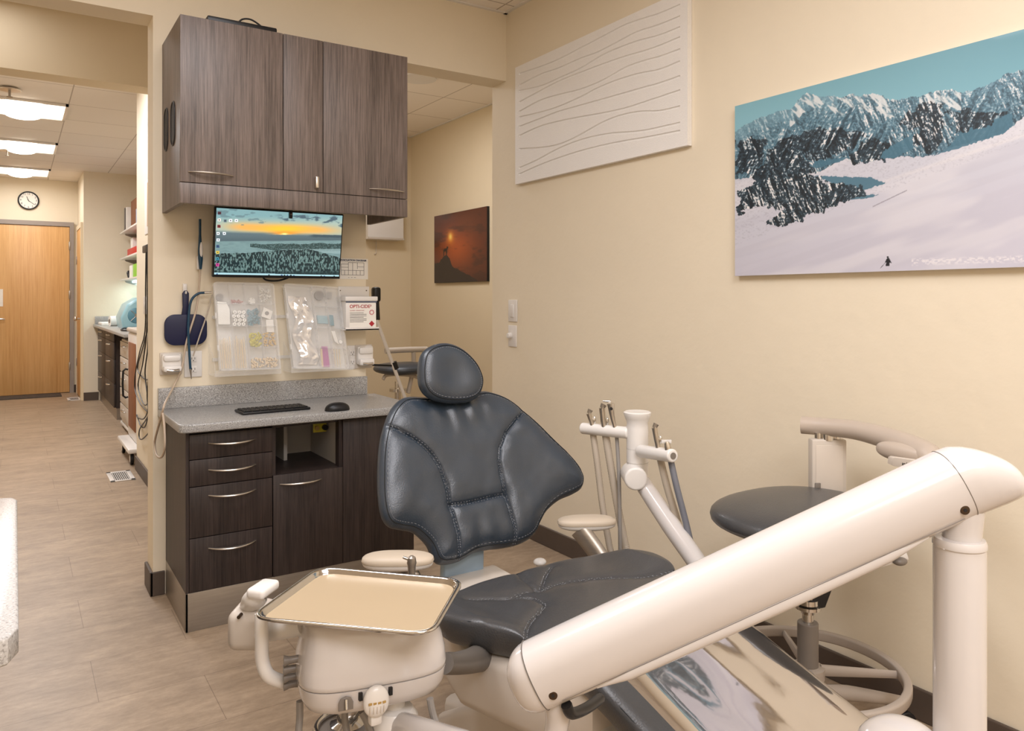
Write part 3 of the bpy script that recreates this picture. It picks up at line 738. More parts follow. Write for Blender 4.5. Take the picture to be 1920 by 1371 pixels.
# ================================================================ mountain picture
def mountain(U, W):
    Yv = 1.9-U*.975; Zv = 1.333+W*.628; Xv = 2.225
    d = Xv*math.sin(TH)+Yv*math.cos(TH); s = Xv*math.cos(TH)-Yv*math.sin(TH)
    x = (CX+F*s/d-1370)*2.798; y = (CY-F*(Zv-EYE)/d-50)*2.798
    sky = [(30, 545), (45, 530), (150, 480), (260, 440), (320, 430), (350, 385), (400, 345), (440, 362), (500, 365), (540, 358), (575, 370), (625, 350), (680, 362), (725, 350), (800, 365), (835, 388), (850, 380), (880, 385), (940, 370), (990, 365), (1030, 350), (1090, 335), (1160, 328), (1200, 345), (1270, 332), (1330, 310), (1400, 280), (1450, 245), (1500, 235), (1539, 222), (1640, 190)]
    base = [(30, 800), (130, 790), (250, 822), (400, 780), (440, 778), (415, 740), (440, 722), (600, 685), (620, 708), (760, 702), (900, 680), (1000, 686), (1060, 672), (1200, 622), (1340, 585), (1430, 560), (1480, 520), (1560, 455), (1640, 400)]
    xs = np.array([p[0] for p in sky]); skl = np.interp(x, xs, [p[1] for p in sky])+9*(fbm(x/14, x*0+2, 4)-.5)*2
    bs = sorted(base); bl_ = np.interp(x, [p[0] for p in bs], [p[1] for p in bs])+10*(fbm(x/16+5, x*0+8, 4)-.5)*2
    t = np.clip((y-60)/430, 0, 1)
    c = (1-t)[..., None]*np.array((100, 150, 164.))+t[..., None]*np.array((134, 184, 198.))
    # snow ground
    g = np.zeros(c.shape)+np.array((200, 201, 211.))
    g = mixc(g, (196, 193, 206), smooth(700, 1250, y+.25*x-150)*.8)
    st = fbm((x+y*1.2)/420, (y+x*.32)/46, 4)
    g = mixc(g, (188, 186, 198), smooth(.46, .66, st)*.35*smooth(760, 900, y+.3*x-200))
    g = mixc(g, (226, 223, 226), smooth(.45, .7, fbm(x/500+5, (y+x*.32)/110+3, 3))*.4)
    gl = (y < 905-(x-700)*.36)
    g = mixc(g, (150, 148, 160), gl*smooth(.52, .80, fbm(x/9, y/5, 3))*.30)
    g = mixc(g, (232, 226, 224), smooth(18, 0, np.abs(y-(900-(x-540)*.33)))*(x > 500)*(y > 400)*.3)
    c = mixc(c, (0, 0, 0), 0*x); M1 = y > skl
    c = np.where(M1[..., None], g, c)
    # mountains: lit ridges against teal shadow
    def relief(sx_, sy2, e, ph=0, tilt=.45):
        X_ = x+tilt*(y-600)+14*(fbm(x/60+ph, y/60, 3)-.5); Y_ = y
        a = ridged((X_+e)/sx_+ph, (Y_-e*.4)/sy2+ph, 6); b = ridged((X_-e)/sx_+ph, (Y_+e*.4)/sy2+ph, 6)
        return (a+b)/2, (a-b)/e
    h1, g1 = relief(74, 190, 3.0, 0, .5); h2, g2 = relief(52, 120, 2.2, 9, -.35)
    wgt = smooth(.35, .65, fbm(x/150+3, y/150+7, 2))
    lit = (g1*wgt+g2*(1-wgt))*6+.55*(fbm((x+y)/13, (y-x*.4)/9, 4)-.5)
    depth = np.clip((y-skl)/np.maximum(bl_-skl, 40), 0, 1)
    rock = np.zeros(c.shape)+np.array((98, 136, 154.))
    rock = mixc(rock, (70, 104, 122), depth*.8)
    rock = mixc(rock, (42, 60, 72), smooth(.02, -.22, lit)*(.5+.4*depth))
    rock = mixc(rock, (150, 178, 190), smooth(.06, .16, lit)*(1-.5*depth))
    rock = mixc(rock, (228, 226, 226), smooth(.15+.08*depth, .27+.08*depth, lit))
    hz = smooth(90, 0, np.abs(x-130))*0
    far = (x < 560)*smooth(120, 20, y-skl)
    rock = mixc(rock, (128, 168, 184), far*.55)
    pk = ((y-skl) < 95)*(((x > 310) & (x < 860)) | ((x > 990) & (x < 1210)))
    rock = mixc(rock, (224, 226, 226), pk*smooth(.46, .58, fbm((x-y*.9)/28, (y+x*.2)/60, 5))*.85)
    Mm = M1 & (y < bl_)
    c = np.where(Mm[..., None], rock, c)
    # glacier shadows
    for pg in ([(430, 780), (500, 785), (740, 792), (812, 822), (700, 858), (560, 832)], [(420, 745), (440, 708), (600, 684), (640, 676), (560, 712), (450, 742)], [(1050, 682), (1140, 640), (1200, 560), (1300, 520), (1478, 450), (1482, 520), (1430, 562), (1260, 618)], [(700, 700), (820, 640), (960, 560), (960, 640), (860, 690)], [(690, 880), (780, 884), (700, 905), (600, 905)]):
        m_ = inpoly(x+6*(vnoise(x/9, y/9)-.5), y+8*(vnoise(x/11+3, y/9)-.5), pg)
        c = mixc(c, (70, 112, 132), m_*.9)
    # dark crags
    def crag(pg, k=.56, sc=1):
        m_ = inpoly(x+64*(fbm(x/40, y/34, 5)-.5), y+70*(fbm(x/36+7, y/40, 5)-.5), pg)
        q = np.zeros(c.shape)+np.array((50, 68, 80.)); q = mixc(q, (26, 36, 44), smooth(.04, -.16, lit)); q = mixc(q, (128, 154, 168), smooth(.10, .17, lit)); q = mixc(q, (230, 227, 226), smooth(.13+(k-.56), .24+(k-.56), lit))
        return np.where(m_[..., None], q, c)
    c = crag([(40, 870), (130, 800), (250, 825), (400, 782), (440, 792), (560, 832), (690, 836), (705, 880), (600, 908), (520, 960), (400, 1010), (180, 1052), (270, 962), (120, 950), (40, 985)])
    c = crag([(100, 780), (170, 720), (200, 640), (280, 590), (400, 700), (440, 770), (400, 785), (250, 825), (130, 800)], .58)
    c = crag([(620, 690), (660, 640), (740, 570), (830, 600), (800, 700), (640, 708)], .57)
    c = crag([(880, 530), (980, 400), (1060, 380), (1110, 430), (1120, 600), (1040, 680), (960, 600), (990, 540)], .57)
    c = crag([(1120, 430), (1260, 440), (1460, 450), (1330, 520), (1180, 560)], .60)
    c = crag([(30, 590), (200, 590), (160, 720), (120, 760), (30, 780)], .60)
    c = crag([(270, 600), (420, 530), (600, 540), (720, 570), (600, 660), (420, 700)], .60)
    # foreground detail and skier
    c = mixc(c, (150, 146, 158), (np.abs(y-(945-(x-745)*.48)) < 3.2)*((x > 745) & (x < 925))*.8)
    c = mixc(c, (226, 222, 226), smooth(.45, .6, fbm(x/14, y/7, 4))*smooth(26, 6, np.abs(y-1232+(x-1100)*.03))*(x > 950)*.9)
    for a in ([(806, 1246), (818, 1218), (824, 1212), (832, 1216), (846, 1244), (834, 1238), (832, 1256), (812, 1258), (816, 1236)],): c = mixc(c, (28, 30, 38), inpoly(x, y, a)*1.)
    c = mixc(c, (30, 34, 40), ((x-824)**2+(y-1210)**2 < 26)*1.)
    c = mixc(c, (60, 60, 70), (segdist(x, y, [(806, 1244), (786, 1268)]) < 1.6)*.7+(segdist(x, y, [(846, 1244), (862, 1262)]) < 1.6)*.0)
    return c
mpic = thing('mountain_picture', 'frameless print of snowy mountains with a lone skier on the right wall', 'picture', (2.24, 1.41, 1.33))
obj('panel', box(BM(), (2.226, 1.9, 1.333), (2.249, .925, 1.961), .001), M['white'], mpic)
grid_print('print', (2.2255, 1.8995, 1.3335), (0, -1, 0), (0, 0, 1), .974, .627, 560, 380, mountain, vcol('mountain_print', .4, .1), mpic)

# ================================================================ white wave panel
wp = thing('wave_panel', 'white textured wall panel with eleven wavy grooves', 'wall panel', (2.24, 2.78, 1.85))
gro = [[(205, 527), (350, 480), (480, 428), (660, 335), (800, 262), (960, 180), (1100, 132), (1200, 100), (1345, 38)],
[(205, 610), (350, 535), (480, 490), (640, 420), (760, 376), (900, 305), (1040, 232), (1200, 180), (1345, 120)],
[(205, 650), (360, 615), (480, 563), (640, 490), (780, 405), (900, 350), (1050, 295), (1200, 255), (1345, 198)],
[(205, 730), (350, 652), (480, 585), (640, 520), (800, 460), (960, 405), (1100, 365), (1200, 330), (1345, 270)],
[(205, 798), (350, 720), (480, 680), (640, 640), (800, 575), (960, 485), (1100, 435), (1200, 408), (1345, 356)],
[(205, 838), (350, 805), (480, 765), (640, 695), (760, 632), (900, 575), (1050, 530), (1200, 500), (1345, 442)],
[(205, 905), (350, 850), (480, 800), (640, 755), (800, 710), (960, 665), (1100, 625), (1200, 598), (1345, 547)],
[(205, 970), (350, 905), (480, 870), (640, 838), (800, 810), (960, 775), (1100, 730), (1200, 697), (1345, 648)],
[(205, 1065), (350, 1057), (480, 1035), (600, 985), (700, 930), (800, 875), (920, 828), (1060, 800), (1200, 795), (1345, 763)],
[(205, 1200), (320, 1150), (450, 1080), (560, 1030), (700, 985), (860, 955), (1000, 945), (1120, 930), (1345, 880)],
[(205, 1245), (350, 1180), (500, 1125), (640, 1080), (800, 1040), (960, 1008), (1100, 985), (1345, 937)]]
PX = 2.225
a0 = P(966, 349, X=PX); a1 = P(967, 129, X=PX); b0 = P(1289, 268, X=PX)
yl, yr = a0.y, b0.y; z0 = (a0.z+b0.z)/2; z1 = (a1.z+P(1235, 0, X=PX).z)/2
ny, nz_ = 220, 430
Yg, Zg = np.meshgrid(np.linspace(yl, yr, ny), np.linspace(z0, z1, nz_))
dep = np.zeros(Yg.shape)
for gl_ in gro:
    q = [P(x/3.8075+920, y/3.8075, X=PX) for x, y in gl_]
    q = cr(q, 6); qy = np.array([v.y for v in q])[::-1]; qz = np.array([v.z for v in q])[::-1]
    zc = np.interp(Yg, qy, qz); sl = np.gradient(zc[0], Yg[0])[None]
    dz = (Zg-zc)/np.sqrt(1+sl**2)
    inside = (Yg > qy[0]-.002) & (Yg < qy[-1]+.002)
    dep = np.maximum(dep, .006*np.clip(1-(np.abs(dz)/.0048)**4, 0, 1)*inside)
bm = BM()
vs = [[bm.verts.new((PX+float(dep[i, j]), float(Yg[i, j]), float(Zg[i, j]))) for j in range(ny)] for i in range(nz_)]
for i in range(nz_-1):
    for j in range(ny-1): bm.faces.new((vs[i][j], vs[i][j+1], vs[i+1][j+1], vs[i+1][j]))
rim = [vs[0][j] for j in range(ny)]+[vs[i][-1] for i in range(1, nz_)]+[vs[-1][j] for j in range(ny-2, -1, -1)]+[vs[i][0] for i in range(nz_-2, 0, -1)]
bk = [bm.verts.new((2.249, v.co.y, v.co.z)) for v in rim]
for i in range(len(rim)): bm.faces.new((rim[i], bk[i], bk[(i+1) % len(rim)], rim[(i+1) % len(rim)]))
bm.faces.new(bk)
obj('back_board', box(BM(), (2.240, yl-.01, z0+.01), (2.2499, yr+.01, z1-.01)), M['white'], wp)
obj('face', bm, mat('white_textured_board', (240, 237, 233), .6, bump=.3, bscale=260, var=.02, vscale=200), wp, angle=25)

# ================================================================ switches
sw = thing('light_switch', 'white rocker light switch plate on the right wall', 'switch', (2.249, 3.43, 1.13))
obj('plate', box(BM(), (2.243, 3.47, 1.125), (2.2495, 3.385, 1.243), .004), M['white'], sw)
obj('rocker', box(BM(), (2.238, 3.443, 1.15), (2.244, 3.412, 1.217), .002), M['white'], sw)
sw = thing('dimmer_switch', 'white dimmer plate with round knob just below the rocker switch', 'dimmer', (2.249, 3.43, .99))
obj('plate', box(BM(), (2.243, 3.47, .99), (2.2495, 3.39, 1.106), .004), M['white'], sw)
bm = BM(); cyl(bm, (2.243, 3.44, 1.05), (2.22, 3.44, 1.05), .016, .014, bev=.003); obj('knob', bm, M['white'], sw)

# ================================================================ things on the partition wall
YP = 3.495
ev = thing('evacuation_sign', 'small white evacuation floor-plan sheet right of the monitor', 'sign', (1.365, 3.499, 1.34))
p0 = P(637, 484, Y=3.497); p1 = P(690, 524, Y=3.497); ex0, ex1, ez0, ez1 = p0.x, p1.x, p1.z, p0.z
obj('sheet', box(BM(), (ex0, 3.497, ez0), (ex1, 3.4995, ez1)), M['paper'], ev)
text('EVACUATION DIAGRAM', .0118, (ex0+.004, 3.4965, ez1-.013), (1, 0, 0), (0, 0, 1), mat('blue_ink', (40, 60, 96), .7), ev, 'title', .0002, bold=.0004)
bm = BM(); W_ = ex1-ex0
def ln(x0, z0_, x1_, z1_, w_=.0007): box(bm, (ex0+W_*x0-w_, 3.4963, ez0+(ez1-ez0)*z0_-w_), (ex0+W_*x1_+w_, 3.4969, ez0+(ez1-ez0)*z1_+w_))
ln(.05, .2, .85, .2); ln(.05, .2, .05, .72); ln(.85, .2, .85, .8); ln(.3, .8, .85, .8); ln(.3, .2, .3, .8); ln(.05, .72, .3, .72); ln(.05, .42, .85, .42); ln(.45, .42, .45, .8); ln(.62, .5, .62, .8); ln(.17, .2, .17, .42); ln(.45, .2, .45, .42); ln(.58, .2, .58, .42); ln(.72, .2, .72, .42); ln(.62, .6, .85, .6); ln(.05, .57, .3, .57); ln(.3, .08, .33, .08); ln(.4, .08, .44, .08); ln(.5, .08, .56, .08)
obj('plan', bm, M['ink'], ev)
# intraoral camera on its clip
wd = thing('scanner_wand', 'dark teal and white intraoral camera wand hanging left of the monitor', 'dental camera', (.67, 3.47, 1.37))
wx = P(375, 450, Y=3.465).x; zz = [P(375, y, Y=3.465).z for y in (411, 440, 452, 470, 485, 505)]
bm = BM(); tube(bm, [(wx, 3.465, zz[0]), (wx, 3.465, zz[1]), (wx, 3.465, zz[3]), (wx+.002, 3.465, zz[4]), (wx+.002, 3.465, zz[5])], [.0065, .0065, .011, .0125, .006], smooth=8, flat=(.8, 1)); obj('body', bm, M['teal'], wd)
bm = BM(); ellip(bm, (wx+.003, 3.4545, (zz[2]+zz[4])/2), .0062, .0035, .033, 16, 12); obj('button_panel', bm, M['white'], wd)
bm = BM(); box(bm, (wx-.010, 3.472, zz[5]), (wx+.012, YP, zz[4]+.012), .003); obj('clip', bm, M['white'], wd)
# hand mirror on a hook
hm = thing('hand_mirror', 'navy blue square hand mirror hanging by its handle from a white wall hook', 'hand mirror', (.608, 3.47, 1.05))
c0 = P(308, 590, Y=3.475); c1 = P(388, 646, Y=3.475); hx, hz = (c0.x+c1.x)/2, (c0.z+c1.z)/2; hw, hh2 = c1.x-c0.x, c0.z-c1.z
ztop = P(349, 545, Y=3.475).z
pts = [(x, z) for x, z in rrect(hw, hh2, .042, 8)]
bm = BM(); prism(bm, [(hx+x, 3.470, hz+z) for x, z in pts], (0, .012, 0), bev=.003); obj('head', bm, M['navy'], hm)
bm = BM(); xx = P(348, 570, Y=3.475).x
prism(bm, [(xx-.017, 3.471, hz+hh2/2-.005), (xx-.012, 3.471, hz+hh2/2+.03), (xx-.0135, 3.471, ztop-.012), (xx-.006, 3.471, ztop), (xx+.006, 3.471, ztop), (xx+.0135, 3.471, ztop-.012), (xx+.012, 3.471, hz+hh2/2+.03), (xx+.017, 3.471, hz+hh2/2-.005)], (0, .010, 0), bev=.003); obj('handle', bm, M['navy'], hm)
hk = thing('wall_hook', 'small white adhesive hook above the navy mirror', 'hook', (xx, 3.497, ztop-.03))
bm = BM(); box(bm, (xx-.009, 3.487, ztop-.012), (xx+.009, 3.4995, ztop+.03), .004); obj('pad', bm, M['white'], hk)
bm = BM(); tube(bm, [(xx, 3.489, ztop), (xx, 3.466, ztop-.012), (xx, 3.462, ztop-.003)], .0035); obj('prong', bm, M['white'], hk)
# sockets and charging holders
def holder(px0, px1, py0, py1, label):
    a = P(px0, py0, Y=3.47); b = P(px1, py1, Y=3.47); cx_ = (a.x+b.x)/2; w_ = b.x-a.x; h_ = a.z-b.z
    t = thing('handpiece_holder', label, 'holder', (cx_, 3.495, b.z))
    bm = BM(); box(bm, (cx_-w_/2, 3.462, b.z+h_*.12), (cx_+w_/2, 3.4995, a.z), .012); obj('body', bm, M['white'], t)
    bm = BM(); box(bm, (cx_-w_*.44, 3.452, b.z+h_*.62), (cx_+w_*.44, 3.475, b.z+h_*.95), .010); obj('upper_lip', bm, M['white'], t)
    bm = BM(); box(bm, (cx_-w_*.46, 3.440, b.z+h_*.10), (cx_+w_*.46, 3.475, b.z+h_*.42), .010); obj('cradle', bm, M['white'], t)
    bm = BM(); tube(bm, [(cx_-w_*.3, 3.438, b.z+h_*.2), (cx_, 3.434, b.z+h_*.18), (cx_+w_*.3, 3.438, b.z+h_*.2)], .006); obj('clip_bar', bm, M['chrome'], t)
    bm = BM(); box(bm, (cx_-w_*.5-.004, 3.490, b.z-.006), (cx_+w_*.5+.004, 3.4995, a.z+.004), .004); obj('back_plate', bm, M['beige'], t)
holder(303, 341, 664, 700, 'white wall holder under the navy mirror, left of the outlet')
holder(670, 700, 649, 688, 'white wall holder near the wall edge, right of the tray boxes')
def outlet(px, py0, py1, w_, label):
    a = P(px, py0, Y=3.497); b = P(px, py1, Y=3.497)
    t = thing('power_outlet', label, 'outlet', (a.x, 3.499, b.z))
    obj('plate', box(BM(), (a.x-w_/2, 3.493, b.z), (a.x+w_/2, 3.4995, a.z), .003), M['white'], t)
    for q in (.3, .7):
        zc_ = b.z+(a.z-b.z)*q; bm = BM(); box(bm, (a.x-.014, 3.4905, zc_-.014), (a.x+.014, 3.494, zc_+.014), .007, 3); s_ = obj('socket', bm, M['white'], t)
        bm = BM(); box(bm, (a.x-.007, 3.4902, zc_-.003), (a.x-.005, 3.4908, zc_+.006)); box(bm, (a.x+.005, 3.4902, zc_-.003), (a.x+.007, 3.4908, zc_+.006)); box(bm, (a.x-.002, 3.4902, zc_-.010), (a.x+.002, 3.4908, zc_-.006)); obj('slots', bm, M['dark'], s_)
outlet(362, 658, 707, .072, 'white wall outlet between the left holder and the tray boxes')
outlet(660, 648, 692, .05, 'white wall outlet partly behind the right tray box')
# air hose pieces
def P3(l, Y): return [P(x, y, Y=Y) for x, y in l]
t = thing('air_hose', 'dark teal flexible hose arching over the navy mirror handle', 'hose', P(352, 640, Y=3.45))
bm = BM(); tube(bm, P3([(383, 549), (371, 551), (360, 561), (355, 580), (353, 620), (355, 660), (357, 692)], 3.452), .0052); obj('tube', bm, M['teal'], t)
bm = BM(); cyl(bm, *P3([(383, 549), (397, 548)], 3.452), .0055, .0045); obj('coupling', bm, M['nickel'], t)
bm = BM(); cyl(bm, *P3([(357, 692), (359, 711)], 3.452), .005, .0015); obj('tip', bm, M['steel'], t)
o = obj('wand_cable', tube(BM(), P3([(375, 506), (374, 530), (368, 580), (350, 640), (341, 690)], 3.46)+[P(322, 732, Y=3.44), P(309, 757, X=.488)]+[P(x, y, X=.478) for x, y in ((303, 780), (297, 800), (290, 830), (293, 852), (302, 858), (309, 840), (308, 800), (305, 775))], .0042), mat('pale_cable', (190, 172, 152), .45)); tag(o, 'pale cable looping from the wand down past the counter corner', 'cable')
o = obj('thin_cable', tube(BM(), P3([(398, 552), (388, 590), (376, 625), (362, 668)], 3.455), .003), M['hose']); tag(o, 'thin beige cord from the left tray box to the outlet', 'cable')
# wall rack and two clear compartment boxes
rk = thing('wall_rack', 'clear plastic wall rack holding the two tilted tray boxes', 'rack', (1.0, 3.49, .93))
a = P(398, 545, Y=3.49); b = P(655, 700, Y=3.49)
bm = BM(); box(bm, (.72, 3.488, 1.16), (1.30, 3.4985, 1.175), .002); box(bm, (.72, 3.488, .975), (1.30, 3.4985, .99), .002); obj('rail', bm, M['clear'], rk)
bm = BM()
for x0, x1_ in ((.705, .985), (1.03, 1.32)):
    box(bm, (x0, 3.37, .918), (x1_, 3.495, .922), .001); box(bm, (x0, 3.37, .918), (x1_, 3.374, .945), .001)
    for x in (x0, x1_-.003): prism(bm, [(x, 3.37, .92), (x, 3.37, .945), (x, 3.40, 1.0), (x, 3.495, 1.05), (x, 3.495, .92)], (.003, 0, 0))
obj('cradle', bm, M['clear2'], rk)
def frame_for(tl, tr, bl):
    o = bl; ux = (tr-tl).normalized(); uy = (tl-bl); H_ = uy.length; uy.normalize(); n = ux.cross(uy).normalized(); return o, ux, uy, n, (tr-tl).length, H_
def cbox(name, label, corners, cells):
    tl, tr, bl = corners
    o, ux, uy, n, W_, H_ = frame_for(tl, tr, bl)      # n towards viewer (-Y)
    t = thing(name, label, 'storage box', o+ux*W_/2)
    Rb = Matrix((ux, uy, n)).transposed()
    def loc(bm):
        for v in bm.verts: v.co = o+Rb @ v.co
        return bm
    D = .038
    bm = BM(); e = .002
    box(bm, (0, 0, -D), (W_, H_, -D+e)); box(bm, (0, 0, -D), (e, H_, 0)); box(bm, (W_-e, 0, -D), (W_, H_, 0)); box(bm, (0, 0, -D), (W_, e, 0)); box(bm, (0, H_-e, -D), (W_, H_, 0))
    obj('tray', loc(bm), M['clear'], t)
    bm = BM(); prism(bm, [(W_/2+x, H_/2+y, .001) for x, y in rrect(W_+.006, H_+.006, .014)], (0, 0, .002), bev=.0005); 
    pr = [(-.0015, -.002), (.0015, -.002), (.0015, .003), (-.0015, .003)]
    rr_ = [V((W_/2+x, H_/2+y, 0)) for x, y in rrect(W_+.006, H_+.006, .014)]
    sweep(bm, rr_, pr, (0, 0, 1), closed=True)
    obj('lid', loc(bm), M['clear2'], t)
    bm = BM()
    for x0, y0, x1_, y1 in cells: box(bm, (x0*W_-.0008, y0*H_-.0008, -D+e), (x1_*W_+.0008, y1*H_+.0008, -.001))
    obj('divider', loc(bm), M['clear'], t)
    for yy in (.25, .62):
        bm = BM(); box(bm, (-.007, yy*H_-.012, -.01), (0, yy*H_+.012, .002), .001); obj('latch', loc(bm), M['clear'], t)
    return t, o, Rb, W_, H_, D
def q3(tl_, tr_, bl_): return P(*tl_, Y=3.44), P(*tr_, Y=3.44), P(*bl_, Y=3.375)
full = [(0, .76, 1, .76), (0, .50, 1, .50), (.5, .25, 1, .25), (.25, 0, .25, 1), (.5, 0, .5, 1), (.75, 0, .75, 1)]
t, o, Rb, W_, H_, D = cbox('compartment_box', 'left clear compartment box filled with white caps, sticks and yellow tips', q3((402, 530), (512, 533), (414, 694)), full)
def at_(u, v, w=-.02): return o+Rb @ V((u*W_, v*H_, w))
nrm = Rb @ V((0, 0, 1)); upv = Rb @ V((0, 1, 0)); rtv = Rb @ V((1, 0, 0))
k = 0
proto = None
for r in range(4):
    for c in range(3):
        c_ = at_(.29+.075*c+.02*(r % 2), .525+.046*r, -.012)
        if proto is None:
            proto = thing('cotton_plug', 'small round white plug in the left compartment box', 'plug', c_, 'white plugs in the left box')
            bm = BM(); cyl(bm, c_-nrm*.008, c_+nrm*.006, .0082, n=18, bev=.002); obj('ring', bm, M['cotton'], proto)
            bm = BM(); cyl(bm, c_+nrm*.006, c_+nrm*.0065, .0025, n=10); obj('hole', bm, M['grey'], proto)
        else: dup(proto, c_)
proto = None
for k in range(14):
    g_ = k//7; u = (.035 if g_ == 0 else .275)+(k % 7)*.027; a = at_(u, .02, -.02+.004*(k % 3)); b = at_(u+random.uniform(-.012, .012), .36+random.uniform(-.02, .03), -.015)
    s_ = obj('applicator_stick', cyl(BM(), a, b, .0017, n=8), M['stick']); tag(s_, 'thin pale stick standing in the lower left cells of the left compartment box', 'stick', 'sticks in the left box')
def heap(name, label, u0, v0, u1, v1, m, n, r, cat, ax=None, w=-.016):
    bm = BM()
    for k in range(n):
        c_ = at_(random.uniform(u0, u1), random.uniform(v0, v1), w+random.uniform(-.006, .006))
        d = (V((random.uniform(-1, 1), random.uniform(-1, 1), random.uniform(-1, 1))) if ax is None else V(ax)).normalized()
        cyl(bm, c_-d*r*1.4, c_+d*r*1.4, r, n=8)
    h = obj(name, bm, m); tag(h, label, cat, kind='stuff'); return h
heap('blue_caps', 'heap of small blue-grey caps in the left compartment box', .53, .52, .72, .70, M['bead'], 60, .0045, 'caps')
heap('yellow_tips', 'heap of yellow tips in the left compartment box', .53, .27, .73, .42, M['yellow'], 60, .004, 'tips')
heap('brass_tips', 'rows of pale round tips in the right cells of the left compartment box', .77, .27, .97, .42, M['brass'], 60, .0035, 'tips', nrm)
heap('cream_tips', 'heap of cream tips at the bottom of the left compartment box', .53, .02, .97, .13, M['stick'], 90, .0038, 'tips', nrm)
heap('clear_bits', 'loose clear and white bits in the top right cell of the left compartment box', .76, .79, .97, .96, M['cotton'], 45, .003, 'bits')
heap('pink_bits', 'small pinkish rings in a top cell of the left compartment box', .27, .77, .46, .81, mat('dusty_pink', (190, 130, 120), .6), 25, .0028, 'rings')
x = obj('gauze_stack', prism(BM(), [at_(u, v, -.03) for u, v in ((.02, .52), (.22, .52), (.23, .70), (.18, .78), (.03, .79))], nrm*.022, bev=.003), M['cotton']); tag(x, 'folded white gauze stack in the left compartment box', 'gauze')
x = obj('grey_disc', cyl(BM(), at_(.09, .84, -.03), at_(.09, .84, -.02), .016), M['hosegrey']); tag(x, 'dark grey disc in the top left cell of the left compartment box', 'disc')
x = thing('button_disc', 'round white disc with grey dots in a top cell of the left compartment box', 'disc', at_(.62, .80, -.02))
obj('disc', cyl(BM(), at_(.62, .80, -.02), at_(.62, .80, -.014), .0155, bev=.001), M['cotton'], x)
bm = BM()
for k in range(5): c_ = at_(.62+.05*math.cos(k*1.26), .80+.03*math.sin(k*1.26), -.0137); cyl(bm, c_, c_+nrm*.0006, .0018, n=8)
obj('dots', bm, M['grey'], x)
x = thing('white_roll_pack', 'square white pack with round centre in the left compartment box', 'pack', at_(.86, .64, -.02))
obj('pack', prism(BM(), [at_(u, v, -.026) for u, v in ((.76, .62), (.92, .58), (.97, .68), (.82, .73))], nrm*.012, bev=.001), M['paper'], x)
obj('centre', cyl(BM(), at_(.865, .655, -.014), at_(.865, .655, -.012), .009), M['hosegrey'], x)
x = obj('white_packet', prism(BM(), [at_(u, v, -.026) for u, v in ((.84, .43), (.97, .43), (.97, .58), (.84, .58))], nrm*.01, bev=.001), M['paper']); tag(x, 'white paper packet at the right side of the left compartment box', 'packet')
# right box
t, o, Rb, W_, H_, D = cbox('compartment_box', 'right clear compartment box holding a crumpled film pouch and a magenta strip', q3((534, 533), (635, 540), (552, 690)), [(.5, .76, 1, .76), (.5, .50, 1, .50), (.5, .25, 1, .25), (.5, 0, .5, 1), (.75, 0, .75, 1)])
nrm = Rb @ V((0, 0, 1))
bm = BM(); nx, ny = 14, 34; vs = []
for j in range(ny):
    row = []
    for i in range(nx):
        u = .10+.34*i/(nx-1)+.05*math.sin(j*.35); v = .05+.82*j/(ny-1)
        row.append(bm.verts.new(at_(u, v, -.02+.013*(vnoise(np.array(i/3.0), np.array(j/3.5))-.5)*2)))
    vs.append(row)
for j in range(ny-1):
    for i in range(nx-1): bm.faces.new((vs[j][i], vs[j][i+1], vs[j+1][i+1], vs[j+1][i]))
x = obj('film_pouch', bm, mat('shiny_film', (236, 232, 228), .12, .55, coat=.6)); tag(x, 'crumpled shiny film pouch filling the left half of the right compartment box', 'pouch')
x = obj('magenta_strip', prism(BM(), [at_(u, v, -.026) for u, v in ((.56, .02), (.68, .02), (.68, .27), (.57, .27))], nrm*.006), M['pink']); tag(x, 'magenta strip at the bottom of the right compartment box', 'strip')
x = obj('blue_cap_stack', prism(BM(), [at_(u, v, -.03) for u, v in ((.77, .53), (.85, .53), (.85, .66), (.77, .66))], nrm*.018, bev=.003), M['bead']); tag(x, 'blue-grey upright case in the middle of the right compartment box', 'case')
x = obj('clear_blue_case', prism(BM(), [at_(u, v, -.03) for u, v in ((.55, .55), (.74, .55), (.74, .65), (.55, .65))], nrm*.016, bev=.003), clear('tinted_blue_plastic', (.35, .6, .68), .5)); tag(x, 'see-through blue case beside the upright case in the right compartment box', 'case')
x = obj('grey_disc', cyl(BM(), at_(.64, .90, -.03), at_(.64, .90, -.02), .022), M['hosegrey']); tag(x, 'larger grey disc at the top of the right compartment box', 'disc')
x = obj('grey_disc', cyl(BM(), at_(.83, .91, -.03), at_(.83, .91, -.024), .016), mat('pale_grey_plastic', (170, 168, 166), .4)); tag(x, 'smaller pale grey disc at the top right of the right compartment box', 'disc')
x = obj('label_tube', prism(BM(), [at_(u, v, -.02) for u, v in ((.82, .33), (.89, .30), (.84, .46), (.77, .46))], nrm*.01, bev=.001), M['paper']); tag(x, 'white labelled tube slanting in the right compartment box', 'tube')
x = obj('white_disc', cyl(BM(), at_(.93, .33, -.02), at_(.93, .33, -.012), .008), M['cotton']); tag(x, 'little white disc right of the labelled tube in the right compartment box', 'disc')
for k in range(6):
    u = .53+k*.012 if k < 3 else .78+(k-3)*.05
    s_ = obj('clear_stick', cyl(BM(), at_(u, .02, -.02), at_(u+.01, .24, -.016), .0017, n=8), M['stick']); tag(s_, 'thin pale stick in the lower cells of the right compartment box', 'stick', 'sticks in the right box')
